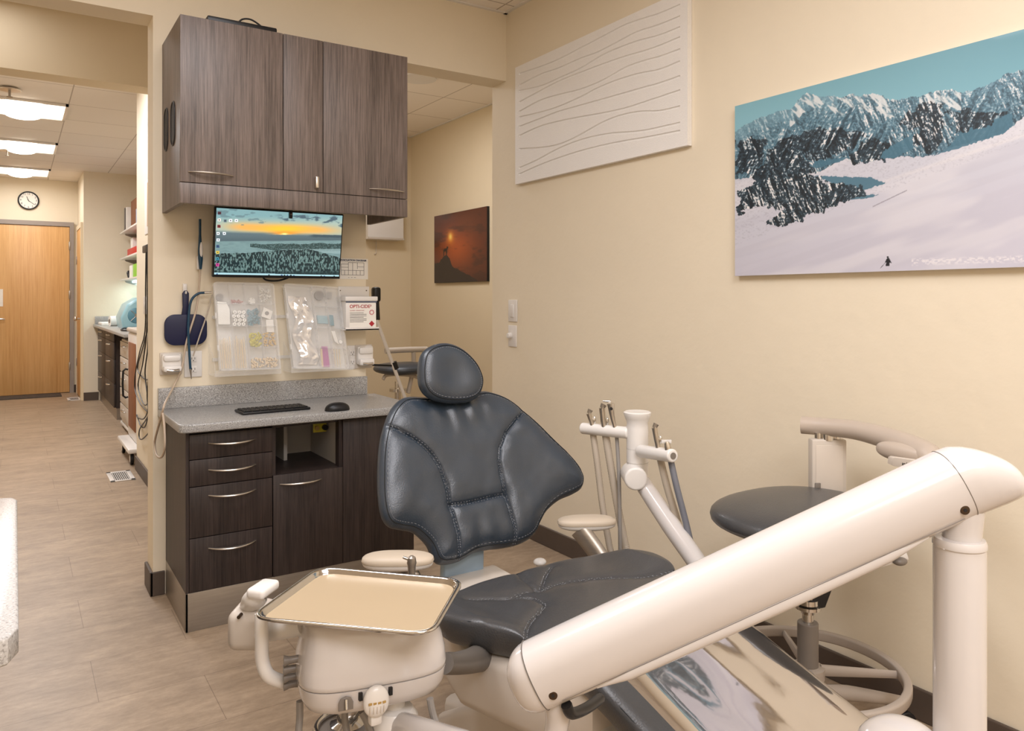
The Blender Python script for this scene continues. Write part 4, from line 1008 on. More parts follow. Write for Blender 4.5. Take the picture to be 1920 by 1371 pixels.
# wipes tub on bracket
wt = thing('wipes_bracket', 'white wall bracket with shelf carrying the wipes tub', 'bracket', (1.38, 3.49, 1.1))
a = P(634, 537, Y=3.495); b = P(692, 552, Y=3.495)
bk_ = obj('back_plate', box(BM(), (a.x, 3.492, b.z-.02), (b.x, 3.4995, a.z), .002), M['white'], wt)
for px in (638, 687): q = P(px, 545, Y=3.492); obj('screw', cyl(BM(), (q.x, 3.4915, q.z), (q.x, 3.493, q.z), .003), M['screw'], wt)
a = P(648, 613, Y=3.37); b = P(711, 617, Y=3.37)
obj('shelf', box(BM(), (a.x, 3.37, b.z-.004), (b.x, 3.4995, b.z+.003), .001), M['white'], wt)
obj('shelf_lip', box(BM(), (a.x, 3.37, b.z-.004), (b.x, 3.374, b.z+.010), .001), M['white'], wt)
tb = thing('wipes_tub', 'white disinfectant wipes tub with red lettering on the wall bracket', 'wipes tub', ((a.x+b.x)/2, 3.43, b.z+.004))
tx0, tx1, tz0 = P(642, 590, Y=3.38).x+.012, P(707, 590, Y=3.38).x, b.z+.004; tz1 = P(680, 556, Y=3.38).z
bm = BM(); box(bm, (tx0+.004, 3.38, tz0), (tx1-.004, 3.485, tz1-.02), .006); obj('body', bm, M['white'], tb)
bm = BM(); box(bm, (tx0, 3.374, tz1-.022), (tx1+.002, 3.489, tz1), .004); obj('lid', bm, M['white'], tb)
bm = BM(); box(bm, (tx0+.004, 3.3785, tz1-.029), (tx1-.002, 3.3795, tz1-.022)); obj('rim_line', bm, mat('grey_blue', (96, 104, 122), .5), tb)
lx0 = P(655, 590, Y=3.379).x; lx1 = tx1-.006
lab = obj('label', box(BM(), (lx0, 3.3785, tz0+.004), (lx1, 3.3805, tz1-.032)), M['paper'], tb)
text('OPTI-CIDE³', .0215, (lx0+.001, 3.3780, tz1-.054), (1, 0, 0), (0, 0, 1), M['inkred'], tb, 'brand_lettering', .0002, bold=.0004)
text('CLEANER • DISINFECTANT', .006, (lx0+.002, 3.3780, tz1-.068), (1, 0, 0), (0, 0, 1), M['inkred'], tb, 'small_lettering', .0002)
bm = BM()
for k in range(7): box(bm, (lx0+.002, 3.3778, tz1-.078-.007*k), (lx0+(.085 if k % 3 else .07), 3.3782, tz1-.0762-.007*k))
obj('fine_print', bm, M['ink'], tb)
bm = BM(); q = (lx1-.022, tz0+.022); prism(bm, [(q[0]-.014, 3.3776, q[1]), (q[0], 3.3776, q[1]+.014), (q[0]+.014, 3.3776, q[1]), (q[0], 3.3776, q[1]-.014)], (0, .0004, 0)); obj('diamond_mark', bm, M['inkred'], tb)
bm = BM(); q = (lx1-.022, tz1-.075)
for k in range(9): a_ = k*2*pi/9; cyl(bm, (q[0]+.010*math.cos(a_), 3.3777, q[1]+.010*math.sin(a_)), (q[0]+.010*math.cos(a_), 3.3781, q[1]+.010*math.sin(a_)), .0032, n=8)
obj('flower_mark', bm, mat('rose_ink', (200, 120, 130), .6), tb)
# ================================================================ room beyond, right
UP3 = V((0, 0, 1))
def orange(U, W):
    x = 650+U*350; sl = 120-U*62; y = 568-W*(568-sl)
    c = np.zeros(U.shape+(3,))+np.array((80, 36, 24.))
    c = mixc(c, (180, 84, 34), np.exp(-((x-800)/130)**2-((y-330)/150)**2)*.9)
    c = mixc(c, (46, 24, 22), smooth(.5, .7, fbm(x/80, y/40, 4))*.5)
    c = mixc(c, (110, 60, 40), np.exp(-((x-880)/60)**2-((y-170)/60)**2)*.5)
    c = mixc(c, (232, 140, 40), np.exp(-((x-766)/26)**2-((y-262)/44)**2))
    c = mixc(c, (255, 220, 110), np.exp(-((x-766)/11)**2-((y-258)/22)**2))
    rk_ = [(650, 440), (690, 430), (720, 390), (735, 382), (760, 400), (775, 460), (830, 490), (900, 530), (945, 560), (945, 600), (650, 600)]
    c = mixc(c, (34, 24, 26), inpoly(x+8*(vnoise(x/9, y/9)-.5), y+8*(vnoise(x/8, y/8+3)-.5), rk_)*1.)
    dog = [(716, 386), (716, 350), (724, 338), (738, 336), (742, 322), (752, 326), (750, 334), (744, 344), (742, 386), (736, 386), (734, 358), (724, 358), (722, 386)]
    c = mixc(c, (24, 18, 20), inpoly(x, y, dog)*1.)
    return c
op = thing('sunset_picture', 'dark orange sunset picture with animal silhouette in the room beyond', 'picture', (3.19, 5.68, 1.39))
obj('panel', box(BM(), (3.176, 6.144, 1.39), (3.199, 5.225, 1.994), .001), M['black'], op)
grid_print('print', (3.1755, 6.143, 1.391), (0, -1, 0), (0, 0, 1), .917, .602, 220, 160, orange, vcol('sunset_print', .35, .2), op)
# white wall box partly behind the wall edge
t = thing('wall_cabinet', 'white box unit on the rear wall, half hidden below the wood cabinet', 'wall unit', (2.93, 6.6, 1.8))
a = P(690, 449, Y=6.55); b = P(757, 451, Y=6.55)
obj('body', box(BM(), (a.x, 6.55, b.z), (b.x, 6.679, b.z+.28), .006), M['white'], t)
obj('lower_edge', box(BM(), (a.x, 6.535, b.z), (b.x, 6.55, b.z+.02), .003), M['beige'], t)
bm = BM(); q = P(706, 455, Y=6.66); tube(bm, [(q.x, 6.67, q.z+.02), (q.x, 6.67, q.z-.09), (q.x-.02, 6.67, q.z-.11)], .004); obj('cord', bm, M['beige'], t)
# tripod light pole leaning beyond the wall edge
yt = 4.3
t = thing('pole_stand', 'slanted white pole with black clamps beyond the wall edge', 'stand', P(765, 757, Y=yt))
bm = BM(); a_, b_ = P(706, 600, Y=yt), P(790, 830, Y=yt); cyl(bm, a_, a_+(b_-a_)*(a_.z/(a_.z-b_.z)), .011); obj('pole', bm, M['white'], t)
bm = BM(); a = P(707, 557, Y=yt); box(bm, (a.x-.03, yt-.03, a.z-.03), (a.x+.016, yt+.03, a.z+.06), .014); obj('head', bm, M['black'], t)
bm = BM(); cyl(bm, P(707, 562, Y=yt), P(709, 600, Y=yt), .012); obj('joint', bm, M['black'], t)
bm = BM(); a, b = P(738, 679, Y=yt), P(743, 692, Y=yt); cyl(bm, a, b, .018); cyl(bm, P(690, 684, Y=yt), P(740, 686, Y=yt), .006); obj('clamp', bm, M['black'], t)
# second dental chair far: armrest bar + seat
t = thing('far_dental_chair', 'dark padded dental stool with pale arm bar in the room beyond', 'stool', (2.05, 4.9, 0))
yc = 4.9
bm = BM(); tube(bm, [P(722, 658, Y=yc), P(760, 656, Y=yc), P(800, 655, Y=yc+.05)], .02, flat=(1, 1)); obj('arm_bar', bm, M['beige'], t)
q = P(775, 657, Y=yc+.02); bm = BM(); tube(bm, [q, q-UP3*.12, V((q.x-.05, yc, q.z-.30))], .016); obj('arm_post', bm, M['beige'], t)
bm = BM(); a, b = P(700, 694, Y=yc), P(800, 696, Y=yc); ellip(bm, ((a.x+b.x)/2+.03, yc, a.z), .21, .2, .042, 32, 14, .8); obj('seat', bm, M['leather'], t)
bm = BM(); tube(bm, [P(718, 712, Y=yc), P(728, 703, Y=yc), P(770, 704, Y=yc), P(790, 712, Y=yc)], .012); obj('seat_frame', bm, M['beige'], t)
c_ = P(746, 715, Y=yc); bm = BM(); cyl(bm, (c_.x, yc, .08), (c_.x, yc, c_.z), .022); cyl(bm, (c_.x, yc, .5), (c_.x, yc, .53), .05); cyl(bm, (c_.x, yc, .6), (c_.x, yc, .62), .06); obj('column', bm, M['chrome'], t)
for k in range(5):
    a_ = k*2*pi/5+.3; e = V((c_.x+.24*math.cos(a_), yc+.24*math.sin(a_), .055))
    bm = BM(); tube(bm, [(c_.x, yc, .085), (c_.x*.5+e.x*.5, yc*.5+e.y*.5, .08), (e.x, e.y, .062)], [.018, .013]); lg = obj('leg', bm, M['steel'], t)
    bm = BM(); cyl(bm, e+V((-.008, 0, -.027)), e+V((.008, 0, -.027)), .026); obj('caster', bm, M['black'], lg)
# ================================================================ hall alcove
hc = thing('hall_counter', 'long grey-topped counter along the hall alcove wall', 'countertop', (1.12, 9.0, .90))
bm = BM(); box(bm, (.80, 7.45, .905), (1.498, 10.62, .935), .004); obj('slab', bm, M['counter'], hc)
obj('backsplash', box(BM(), (.82, 10.61, .935), (1.498, 10.635, 1.03), .002), M['counter'], hc)
hb = thing('hall_cabinet', 'dark drawer cabinet under the hall counter', 'cabinet', (1.15, 9.7, 0))
y0, y1 = 8.77, 10.6
obj('carcass', box(BM(), (.87, y0, .12), (1.495, y1, .903)), M['wooddk'], hb)
obj('kick_plate', box(BM(), (.875, y0+.01, 0), (1.495, y1, .12)), M['steel'], hb)
for (ya, yb) in ((8.775, 9.66), (9.665, 10.59)):
    zz_ = [.90, .80, .62, .37, .125]
    for k in range(4):
        d = obj('drawer', box(BM(), (.85, ya, zz_[k+1]+.002), (.869, yb, zz_[k]-.002), .001), M['wooddk'], hb)
        ym = (ya+yb)/2; zc_ = zz_[k]-.04; bm = BM(); tube(bm, [(.85, ym-.07, zc_), (.825, ym-.04, zc_), (.822, ym, zc_), (.825, ym+.04, zc_), (.85, ym+.07, zc_)], .007); obj('handle', bm, M['nickel'], d)
dc = thing('drawer_cart', 'pale drawer cart with chrome handles under the hall counter end', 'cart', (1.1, 8.0, 0))
obj('body', box(BM(), (.87, 7.5, .06), (1.4, 8.3, .86), .01), M['beige'], dc)
for k in range(5):
    d = obj('drawer', box(BM(), (.855, 7.52, .10+k*.15), (.869, 8.28, .24+k*.15), .004), M['beige'], dc)
    bm = BM(); tube(bm, [(.856, 7.8, .2+k*.15), (.832, 7.82, .2+k*.15), (.832, 7.98, .2+k*.15), (.856, 8.0, .2+k*.15)], .006, smooth=2); obj('handle', bm, M['chrome'], d)
obj('base', box(BM(), (.86, 7.48, .03), (1.41, 8.32, .06), .01), M['white'], dc)
# tall white cart at the wall end
tc_ = thing('mobile_cart', 'tall white wheeled cart standing at the end of the hall wall', 'cart', (.98, 6.55, 0))
obj('body', box(BM(), (.775, 6.30, .13), (1.24, 6.95, .98), .02), M['white'], tc_)
obj('top', box(BM(), (.765, 6.29, .98), (1.25, 6.96, 1.015), .012), M['beige'], tc_)
obj('glass_door', box(BM(), (.768, 6.45, .22), (.777, 6.86, .90), .003), M['card'], tc_, label='brown tinted door panel')
bm = BM(); tube(bm, [(.77, 6.9, .45), (.735, 6.9, .46), (.735, 6.9, .66), (.77, 6.9, .67)], .008, smooth=2); obj('side_handle', bm, M['black'], tc_)
obj('foot_shelf', box(BM(), (.70, 6.27, .095), (1.25, 6.97, .13), .01), M['white'], tc_)
for x, y in ((.735, 6.36), (.735, 6.88), (1.2, 6.36), (1.2, 6.88)):
    bm = BM(); cyl(bm, (x, y, .085), (x, y, .1), .012); cyl(bm, (x-.012, y, .045), (x+.012, y, .045), .045, bev=.006); w_ = obj('caster', bm, M['black'], tc_)
    bm = BM(); cyl(bm, (x-.014, y, .045), (x+.014, y, .045), .027); obj('hub', bm, M['white'], w_)
# shelves
items = []
for k, (py, lb) in enumerate(((437, 'top white bracket shelf in the hall alcove'), (485, 'middle white bracket shelf in the hall alcove'), (524, 'lowest white bracket shelf above the hall counter'))):
    q = P(229, py, Y=10.5); t = thing('wall_shelf', lb, 'shelf', (1.3, 9.6, q.z-.02))
    obj('board', box(BM(), (1.08, 8.8, q.z-.02), (1.498, 10.5, q.z), .003), M['white'], t); items.append(q.z)
    for y in (9.0, 10.35):
        bm = BM(); prism(bm, [(1.497, y, q.z-.021), (1.12, y, q.z-.021), (1.13, y, q.z-.04), (1.497, y, q.z-.16)], (0, .012, 0)); obj('bracket', bm, M['steel'], t)
def item(name, label, cat, a, b, m, bev=.004):
    o = obj(name, box(BM(), a, b, bev), m); tag(o, label, cat); return o
zt3, zm3, zl3 = items
item('cardboard_box', 'tall brown cardboard box on the top hall shelf', 'box', (1.17, 9.6, zt3), (1.45, 10.2, zt3+.36), M['card'])
item('binder', 'thin dark binder at the far end of the top hall shelf', 'binder', (1.12, 10.38, zt3), (1.40, 10.43, zt3+.30), M['grey'])
item('binder', 'white binder beside the cardboard box on the top hall shelf', 'binder', (1.13, 10.26, zt3), (1.40, 10.33, zt3+.30), M['paper'])
item('blue_box', 'pale blue carton in front on the top hall shelf', 'box', (1.14, 9.25, zt3), (1.42, 9.5, zt3+.2), mat('pale_blue_card', (150, 170, 196), .6))
item('red_bin', 'red plastic bin on the middle hall shelf', 'bin', (1.12, 9.3, zm3), (1.45, 10.1, zm3+.09), M['red'])
item('white_carton', 'white carton standing behind the red bin on the middle hall shelf', 'box', (1.18, 10.12, zm3), (1.40, 10.32, zm3+.24), M['paper'])
item('white_carton', 'low white carton nearest end of the middle hall shelf', 'box', (1.16, 9.0, zm3), (1.42, 9.25, zm3+.2), M['paper'])
item('glove_box', 'lime green and white box on the lowest hall shelf', 'box', (1.14, 9.35, zl3), (1.40, 9.75, zl3+.16), M['green'])
item('white_carton', 'white box beside the lime green box on the lowest hall shelf', 'box', (1.13, 9.8, zl3), (1.40, 10.0, zl3+.15), M['paper'])
o = obj('tape_dispenser', tube(BM(), [(1.14, 10.12, zl3+.01), (1.14, 10.16, zl3+.07), (1.16, 10.25, zl3+.08), (1.18, 10.34, zl3+.012)], [.012, .022, .018, .01]), M['black']); tag(o, 'small black curved tool on the lowest hall shelf', 'tool')
# autoclave and rolls on the hall counter
au = thing('autoclave', 'pale blue rounded sterilizer with round dial on the hall counter', 'sterilizer', (1.2, 9.2, .936))
bm = BM(); prism(bm, [(.95, 8.95, .936), (.93, 8.95, 1.05), (.99, 8.95, 1.19), (1.10, 8.95, 1.26), (1.45, 8.95, 1.26), (1.45, 8.95, .936)], (0, .5, 0), bev=.03); obj('body', bm, M['blue'], au)
bm = BM(); ellip(bm, (1.08, 8.95, 1.07), .085, .02, .085, 32, 10); obj('dial', bm, mat('blue_grey_dial', (92, 140, 158), .35), au)
bm = BM(); cyl(bm, (1.08, 8.925, 1.07), (1.08, 8.945, 1.07), .02)
for k in range(4): a_ = k*pi/4; box(bm, (1.078, 8.928, .99), (1.082, 8.932, 1.15)) if k == 0 else cyl(bm, (1.08-.08*math.cos(a_), 8.93, 1.07-.08*math.sin(a_)), (1.08+.08*math.cos(a_), 8.93, 1.07+.08*math.sin(a_)), .003, n=6)
obj('spokes', bm, M['steel'], au)
for k, (y, x, r, lb) in enumerate(((9.75, .98, .058, 'white paper roll lying on the hall counter beside the sterilizer'), (10.3, 1.1, .05, 'farther white paper roll lying on the hall counter'))):
    t = thing('paper_roll', lb, 'roll', (x, y, .936)); bm = BM(); cyl(bm, (x-.08, y, .936+r), (x+.2, y+.05, .936+r), r, n=30); obj('roll', bm, M['paper'], t)
    bm = BM(); cyl(bm, (x-.083, y-.001, .936+r), (x-.08, y, .936+r), r*.4); obj('core', bm, M['grey'], t)
o = obj('paper_towel_stack', box(BM(), (.85, 10.1, .936), (1.0, 10.55, .965), .004), M['paper']); tag(o, 'flat stack of white paper at the far end of the hall counter', 'paper')
o = obj('cable_loop', tube(BM(), [(.95, 8.6, .9445), (.9, 8.4, .955), (.86, 8.2, .9445), (.95, 8.05, .9445), (1.05, 8.2, .9445)], .008), M['black']); tag(o, 'black cable lying on the hall counter', 'cable')
# under-shelf lamp
o = obj('shelf_lamp', box(BM(), (1.20, 9.3, zl3-.045), (1.26, 10.4, zl3-.022), .008), mat('cool_lamp', (230, 250, 255), .4, emit=(200, 245, 255), estr=2.2)); tag(o, 'slim cool-white lamp fixed under the lowest hall shelf', 'lamp')
# cords hanging on the hall wall
def onw(l, dx=.004): return [P(x, y, X=.745-dx) for x, y in l]
hk2 = thing('cord_hook', 'black hook block holding the hanging cords on the hall wall', 'hook', P(276, 462, X=.73))
q = P(276, 465, X=.74); bm = BM(); box(bm, (.725, q.y-.12, q.z-.03), (.7445, q.y+.12, q.z+.02), .006); obj('block', bm, M['black'], hk2)
paths = [[(274, 468), (273, 540), (272, 620), (262, 660), (254, 700), (253, 730), (262, 755), (272, 768), (281, 776)],
[(276, 468), (276, 560), (275, 620), (268, 680), (259, 720), (264, 745), (272, 760), (280, 752)],
[(278, 468), (278, 600), (280, 680), (276, 740), (279, 775)],
[(275, 470), (277, 600), (271, 640), (258, 690), (270, 710), (281, 712)],
[(277, 470), (279, 560), (277, 650), (272, 700), (278, 760), (270, 785), (258, 783), (257, 778), (262, 795), (268, 802), (273, 798), (278, 778)],
[(280, 776), (272, 790), (262, 805), (261, 820), (266, 824), (276, 815), (281, 806)]]
for i, pth in enumerate(paths):
    o = obj('hanging_cord', tube(BM(), onw(pth, .010+.004*(i % 3)), .0042, n=8), M['black']); tag(o, 'thin black cord in the tangle hanging on the end of the hall wall', 'cord', 'black cords on the hall wall')
a, b = P(271, 556, X=.744), P(277, 590, X=.744)
t = thing('cord_plate', 'pale switch plate behind the hanging black cords', 'switch', (.744, (a.y+b.y)/2, b.z)); obj('plate', box(BM(), (.737, b.y, b.z), (.7449, a.y, a.z), .003), M['white'], t); obj('rocker', box(BM(), (.733, (a.y+b.y)/2-.02, b.z+.04), (.737, (a.y+b.y)/2+.02, a.z-.04), .002), M['white'], t)
a, b = P(272, 342, X=.744), P(282, 436, X=.744)
t = thing('wall_chart', 'narrow pale chart strip high on the end of the hall wall', 'chart', (.744, (a.y+b.y)/2, b.z)); obj('sheet', box(BM(), (.741, b.y, b.z), (.7449, a.y, a.z), .001), M['paper'], t)
obj('border', box(BM(), (.739, b.y+.08, b.z+.05), (.741, b.y+.12, a.z-.02)), mat('tan_print', (190, 160, 130), .7), t)
# ================================================================ dental chair
RT = V((math.cos(TH), -math.sin(TH), 0)); FW = V((math.sin(TH), math.cos(TH), 0)); UP = V((0, 0, 1))
def PD(px, py, d):
    return V((0, 0, EYE))+(FW+RT*((px-CX)/F)+UP*((CY-py)/F))*d
dch = thing('dental_chair', 'dental patient chair with charcoal-blue backrest, headrest and film-covered leg rest', 'dental chair', (1.24, 1.6, 0))
az = math.radians(-3)
hx_ = V((math.cos(az), -math.sin(az), 0)); hy_ = V((math.sin(az), math.cos(az), 0))
def local(pts, o, ux, uy, n): 
    out = []
    for p in pts:
        q = PP(p[0], p[1], o, n)-V(o); out.append((q.dot(ux), q.dot(uy)))
    return out
zc1 = lambda l: [(x/3.0476+680, y/3.0444+630) for x, y in l]
# backrest
ln_ = math.radians(22); bo = V((1.17, 1.95, .48)); bu = (UP*math.cos(ln_)+hy_*math.sin(ln_)).normalized(); bn = hx_.cross(bu).normalized()
bo = bo+bn*.0
outl = zc1([(300, 342), (240, 350), (190, 385), (150, 440), (122, 510), (98, 590), (84, 680), (77, 790), (77, 900), (88, 1000), (110, 1062), (150, 1098), (210, 1110), (285, 1122), (338, 1160), (378, 1205), (402, 1262), (430, 1298), (480, 1306), (560, 1287), (640, 1242), (710, 1222), (800, 1212), (885, 1195), (950, 1165), (990, 1120), (1014, 1060), (1045, 1000), (1105, 945), (1175, 912), (1214, 880), (1220, 820), (1190, 750), (1140, 680), (1060, 590), (980, 500), (900, 420), (820, 355), (750, 322), (690, 310), (600, 330), (500, 345), (400, 345)])
fr = (bo, hx_, bu, bn)
ol = local(outl, bo, hx_, bu, bn)
sL = local(zc1([(128, 522), (140, 525), (220, 570), (300, 620), (370, 685), (420, 760), (460, 860), (480, 960), (500, 1040), (525, 1140), (545, 1262), (548, 1290)]), bo, hx_, bu, bn)
sR = local(zc1([(915, 425), (905, 435), (850, 490), (790, 570), (760, 650), (755, 720), (775, 820), (800, 920), (825, 1020), (850, 1110), (866, 1195), (868, 1215)]), bo, hx_, bu, bn)
sH = local(zc1([(485, 972), (560, 962), (640, 945), (720, 925), (790, 912)]), bo, hx_, bu, bn)
cxb = sum(p[0] for p in ol)/len(ol)
hx0, hy0 = local(zc1([(520, 420)]), bo, hx_, bu, bn)[0]; lx0_, ly0 = local(zc1([(700, 1150)]), bo, hx_, bu, bn)[0]
bm = BM()
surf = pillow(bm, ol, fr, .05, .035, .085, [(sL, .005, .010), (sR, .005, .010), (sH, .005, .009)], curve=lambda X, Y: .30*(X-cxb)**2-.02+.004*np.sin((X-hx0)*95+6*Y)*np.exp(-((X-hx0)/.11)**2-((Y-hy0)/.06)**2)+.004*np.sin((Y-ly0)*3+(X-cxb)*80)*np.exp(-((X-cxb-.0)/.09)**2-((Y-ly0)/.05)**2), ns=90, npt=420, tuft=.012)
br_ = obj('backrest', bm, M['leather'], dch, angle=60)
bm = BM()
for pl_ in (sL, sR, sH):
    for of in (.004, -.004): stitches(bm, surf, pl_, of, .0065, .0007, .0012, bn)
obj('stitching', bm, M['thread'], br_)
# piping round the rim
def rim_line(ol, inset, surf, nrm):
    c = V((sum(p[0] for p in ol)/len(ol), sum(p[1] for p in ol)/len(ol), 0)); out = []
    ps = cr([V((p[0], p[1], 0)) for p in ol], 4, True)
    for i, p in enumerate(ps):
        t = (ps[(i+1) % len(ps)]-ps[i-1]).normalized(); n_ = V((-t.y, t.x, 0))
        if n_.dot(c-p) < 0: n_ = -n_
        q = p+n_*inset; out.append(surf(q.x, q.y)+V(nrm)*.0008)
    return out
bm = BM(); tube(bm, rim_line(ol, .012, surf, bn), .0016, n=6, smooth=0, closed=True); obj('piping', bm, M['pipe'], br_)
bm = BM(); rl = rim_line(ol, .019, surf, bn)
for i in range(len(rl)-1): cyl(bm, rl[i], rl[i].lerp(rl[i+1], .5), .0006, n=5)
obj('stitching', bm, M['thread'], br_)
# headrest
hl = math.radians(14); hu = (UP*math.cos(hl)+hy_*math.sin(hl)).normalized(); hn = hx_.cross(hu).normalized()
ho = PP(845, 700, (1.27, 2.10, 1.0), hn)
hol = local(zc1([(440, 42), (382, 62), (342, 100), (326, 165), (324, 230), (333, 290), (368, 342), (430, 374), (520, 384), (600, 378), (655, 348), (682, 290), (680, 230), (650, 160), (600, 100), (545, 60), (492, 42)]), ho, hx_, hu, hn)
bm = BM(); hs = pillow(bm, hol, (ho, hx_, hu, hn), .032, .055, .06, [], curve=lambda X, Y: -.05*np.exp(-((X)/.06)**2-((Y+.0)/.09)**2)*.35, ns=60, npt=260)
hd = obj('headrest', bm, M['leather'], dch, angle=60)
rl = rim_line(hol, .010, hs, hn)
bm = BM(); tube(bm, rl, .0016, n=6, smooth=0, closed=True); obj('piping', bm, M['pipe'], hd)
bm = BM(); rl = rim_line(hol, .016, hs, hn)
for i in range(0, len(rl)-1): cyl(bm, rl[i], rl[i].lerp(rl[i+1], .55), .0007, n=5)
obj('stitching', bm, M['thread'], hd)
obj('headrest_stem', box(BM(), (1.22, 2.16, .80), (1.29, 2.185, 1.02), .006), M['steel'], dch)
# back support bracket
bm = BM(); prism(bm, [PP(832, 1105, (1.15, 2.0, .4), (0, -1, 0)), PP(908, 1105, (1.15, 2.0, .4), (0, -1, 0)), PP(910, 1000, (1.15, 2.0, .4), (0, -1, 0)), PP(832, 1000, (1.15, 2.0, .4), (0, -1, 0))], (0, .03, 0), bev=.01); obj('back_bracket', bm, M['blued'], dch)
bm = BM(); box(bm, (1.02, 1.80, .36), (1.26, 2.03, .42), .015); obj('bracket_foot', bm, M['beige'], dch)
# seat and leg cushion in one
def ztop(Y):
    return np.interp(Y, [.80, .9, 1.2, 1.27, 1.36, 1.5, 1.65, 1.80, 1.95], [.332, .366, .468, .487, .497, .490, .480, .482, .50])
def ztops(Y):
    return (ztop(Y-.03)+ztop(Y)+ztop(Y+.03))/3
so = V((1.235, 1.35, 0))
half = [(-.03, .452), (-.16, .448), (-.26, .42), (-.335, .36), (-.37, .29), (-.345, .20), (-.285, .12), (-.262, .04), (-.252, -.08), (-.25, -.2), (-.25, -.34), (-.252, -.44), (-.235, -.495), (-.19, -.512), (-.08, -.516)]
sol = [(x, y) for x, y in half]+[(-x, y) for x, y in reversed(half)]
sfr = (so, hx_, hy_, UP)
def onseat(l): 
    r = []
    for x, y in l:
        p = P(x/2.743+800, y/2.743+1020, Z=.488)-so; r.append((p.dot(hx_), p.dot(hy_)))
    return r
s1 = onseat([(205, 262), (300, 256), (380, 250), (460, 246), (540, 258), (595, 285), (600, 312), (565, 350), (530, 392), (512, 440), (505, 490)])
s2 = onseat([(462, 118), (495, 160), (572, 206)])
s3 = onseat([(640, 100), (612, 135), (590, 185), (572, 206), (480, 228), (400, 250)])
s4 = onseat([(572, 206), (700, 178), (820, 162), (960, 156), (1100, 160), (1290, 152)])
bm = BM()
def seatcurve(X, Y):
    w_ = .022*np.clip((np.abs(X)-.2)/.12, 0, 1)**2*(Y > -.1)
    return ztops(Y+1.35)-.020+w_
ssurf = pillow(bm, sol, sfr, .020, .062, .034, [(s1, .006, .008), (s2, .006, .007), (s3, .006, .007), (s4, .006, .007)], curve=seatcurve, ns=80, npt=420)
se = obj('seat', bm, M['leather2'], dch, angle=60)
bm = BM()
for pl_ in (s1, s3, s4):
    for of in (.004, -.004): stitches(bm, ssurf, pl_, of, .007, .0007, .0012, UP)
obj('stitching', bm, M['thread'], se)
bm = BM(); rl = rim_line(sol, .006, ssurf, UP); tube(bm, [p-UP*.004 for p in rl], .0022, n=6, smooth=0, closed=True); obj('piping', bm, M['pipe'], se)
# clear film over the leg rest
bm = BM(); nx, ny = 48, 60; vs = []
for j in range(ny):
    y = -.508+.528*j/(ny-1); row = []
    for i in range(nx):
        u = -1+2*i/(nx-1); au_ = abs(u)
        x = math.copysign(min(au_, .86)/.86*.242+max(au_-.86, 0)/.14*.016, u)
        drop = -.035*max(au_-.86, 0)/.14-.008*max(0, (au_-.6)/.26)**2*(1 if au_ < .86 else 1)
        x = x*.905+.023 if x < 0 else x*1.0+.023*(1-x/.258)
        z = float(ztops(y+1.35))+.006+drop+.0035*float(vnoise(np.array(u*2.2+5), np.array(y*9+2)))-.003*max(0, math.sin(u*9+y*3))*.3
        if y < -.47: z -= .045*((-.47-y)/.038)**2
        row.append(bm.verts.new(so+hx_*x+hy_*y+UP*z))
    vs.append(row)
for j in range(ny-1):
    for i in range(nx-1): bm.faces.new((vs[j][i], vs[j][i+1], vs[j+1][i+1], vs[j+1][i]))
obj('leg_cover', bm, M['mirror'], dch, label='shiny clear film cover', angle=80)
# frame under the seat and pedestal
bm = BM(); c = so
def pl3(x, y, z): return so+hx_*x+hy_*y+UP*z
prism(bm, [pl3(-.29, .40, .26), pl3(-.325, .27, .26), pl3(-.27, .06, .26), pl3(-.23, -.10, .26), pl3(.23, -.10, .26), pl3(.27, .06, .26), pl3(.325, .27, .26), pl3(.29, .40, .26)][::1], (0, 0, .155), bev=.03); obj('seat_frame', bm, M['beige'], dch)
bm = BM(); prism(bm, [pl3(-.22, -.02, .30), pl3(-.22, -.02, .36), pl3(-.22, -.44, .25), pl3(-.22, -.46, .20)], hx_*.44, bev=.02); obj('leg_frame', bm, M['white'], dch)
bm = BM(); prism(bm, [pl3(-.17, y, z) for y, z in ((.35, .34), (-.05, .34), (-.16, .20), (-.28, .10), (-.46, .07), (-.5, .0), (.62, 0), (.62, .09), (.42, .14))], hx_*.34, bev=.035); obj('pedestal', bm, M['beige'], dch)
bm = BM(); prism(bm, [pl3(-.20, y, z) for y, z in ((.36, .20), (.1, .28), (-.12, .26), (-.33, .10), (-.48, .02), (-.5, .0), (.6, 0), (.6, .06))], hx_*.39, bev=.025); obj('pedestal_cover', bm, M['beige'], dch)
# armrests
M['pad'] = mat('tan_arm_pad', (196, 182, 163), .45, var=.01)
def armrest(c, lab, flip, ang):
    e = V((math.cos(ang), math.sin(ang), 0)); f = V((-e.y, e.x, 0)); R = Matrix((e, f, UP)).transposed()
    bm = BM(); ellip(bm, c, .095, .042, .02, 36, 14, .75, R)
    for v in bm.verts:
        if v.co.z < c.z-.004: v.co.z = c.z-.004
    a_ = obj('armrest', bm, M['pad'], dch)
    bm = BM(); ellip(bm, c-UP*.006, .093, .040, .019, 36, 14, .8, R)
    for v in bm.verts:
        if v.co.z > c.z-.005: v.co.z = c.z-.005
    obj('armrest_base', bm, M['white'], a_)
cR = PD(1100, 979, 2.44); armrest(cR, '', 1, -.5)
bm = BM(); tube(bm, [cR+V((-.03, .0, -.018)), cR+V((.0, -.06, -.09)), cR+V((.02, -.15, -.19)), cR+V((-.05, -.22, -.22))], [.028, .026, .026, .024], flat=(.8, 1.2)); obj('armrest_post', bm, M['steel'], dch)
cL = PD(746, 1050, 2.0); armrest(cL, '', -1, -.55)
